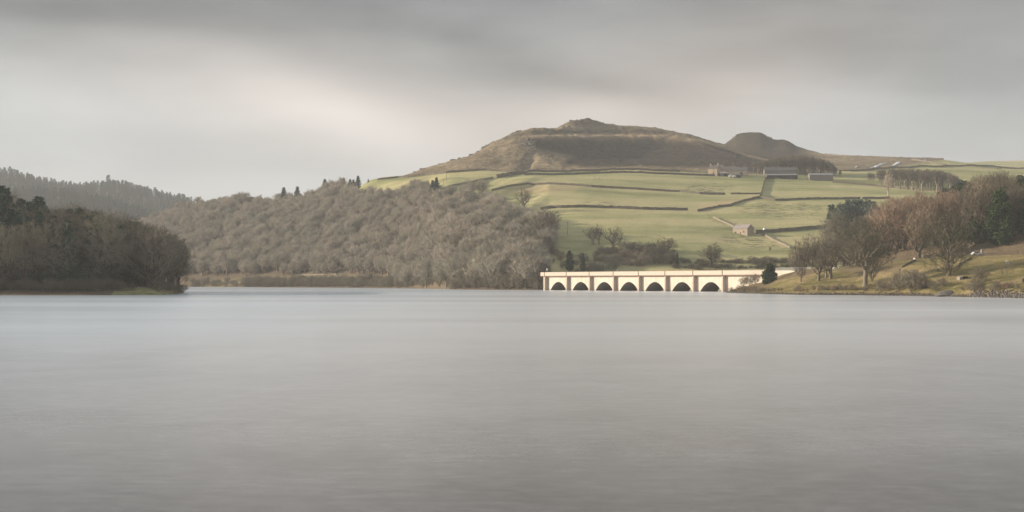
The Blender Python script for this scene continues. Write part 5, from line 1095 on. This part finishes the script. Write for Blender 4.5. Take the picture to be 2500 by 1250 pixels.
# ---------------------------------------------------------------- labels that say which one
ORD = ['first', 'second', 'third', 'fourth', 'fifth', 'sixth', 'seventh', 'eighth', 'ninth', 'tenth', 'eleventh', 'twelfth', 'thirteenth', 'fourteenth', 'fifteenth', 'sixteenth', 'seventeenth', 'eighteenth', 'nineteenth', 'twentieth']
def binof(v, edges, names):
    for e, n_ in zip(edges, names):
        if v < e: return n_
    return names[-1]
bins = {}
for o, k, a, b_ in LAB:
    if k == 'wood':
        where = binof(a, [1050, 1130, 1200, 1270, 1400], ['left of the bulge', 'on the bulge left', 'mid bulge', 'on the bulge right', 'beside the viaduct end'])
        hgt = binof(b_, [600, 640, 675, 900], ['high up', 'halfway up', 'low down', 'at the waterside']); t = 'bare grey-brown tree of the hillside wood, %s, %s' % (where, hgt); od = False
    elif k == 'via':
        t = 'shrub, %s row behind viaduct, %s' % (('front', 'middle', 'back')[int(b_)], binof(a, [1396, 1451, 1508, 1570, 1634, 1704, 1776, 2100], ['above the %s arch' % w_ for w_ in ('leftmost', 'second', 'third', 'fourth', 'fifth', 'sixth', 'seventh')] + ['right of the arches'])); od = True
    elif k == 'plant':
        far = o['group']; row = binof(b_, [0.34, 0.67, 2], ['front', 'middle', 'back']); t = 'thin tree, %s row, %s of the %s' % (row, binof(a, [1905, 1950, 2000, 2100, 2185, 2240, 2290, 3000], ['left end', 'left half', 'right half', 'right end', 'left end', 'left half', 'right half', 'right end']), {'plantation behind the farm sheds': 'farm plantation', 'trees around the farmhouse': 'farmhouse trees'}.get(far, 'right-hand dark plantation')); od = True
    elif k == 'right':
        t = '%s above right bank, %s, %s' % (o['label'].split(' in the wood')[0].split(' of the wood')[0], binof(a, [2200, 2280, 2350, 2420, 2500, 3000], ['behind the largest bare tree', 'between the two spreading trees', 'behind the right spreading tree', 'right of the utility poles', 'near the right picture edge', 'at the right picture edge']), binof(b_, [0.33, 0.66, 2], ['front rows', 'middle rows', 'back rows'])); od = False
    elif k == 'head':
        t = '%s on the headland, %s, %s' % (o['label'], binof(a, [40, 140, 230, 320, 400, 500], ['at the picture edge', 'under the broad ragged spruce', 'left of centre', 'right of centre', 'near the tip', 'at the very tip']), binof(b_, [0.25, 0.6, 2], ['front rows', 'middle rows', 'top rows'])); od = False
    elif k == 'far':
        t = 'grey-brown bush on the far shore, %s' % binof(a, [1120, 1180, 1240, 1300, 2000], ['where the shore bulges out', 'under the bulging wood', 'right of the bulge', 'short of the viaduct', 'at the viaduct end']); od = True
    elif k == 'shore':
        t = 'low bush at the bank waterline %s' % binof(a, [1900, 2000, 2090, 2160, 2250, 2350, 2450, 2600], ['beside the viaduct foot', 'below the railing', 'below the young trees', 'below the largest tree', 'under the tall twiggy bushes', 'near the gravel mound', 'left of the stone rubble', 'above the stone rubble']); od = True
    elif k == 'foot':
        t = 'dark waterside bush of the headland, %s' % binof(a, [80, 170, 250, 330, 500], ['at the picture edge', 'below the pale spruce', 'left of the low dense spruce', 'on the grassy strip', 'at the tip']); od = True
    else:
        t = 'hazy conifer on the far-left skyline, %s' % binof(a, [60, 120, 200, 310, 500], ['on the high left slope', 'above the step down', 'in the dip', 'on the middle rise', 'on the falling right end']); od = True
    bins.setdefault((k, t, od), []).append((a, o))
for (k, t, od), it in bins.items():
    it.sort(key=lambda q: q[0])
    for i, (a, o) in enumerate(it):
        o['label'] = t if not od or len(it) == 1 or len(it) > 20 else ('%s, %s from its left' % (t, ORD[i]))
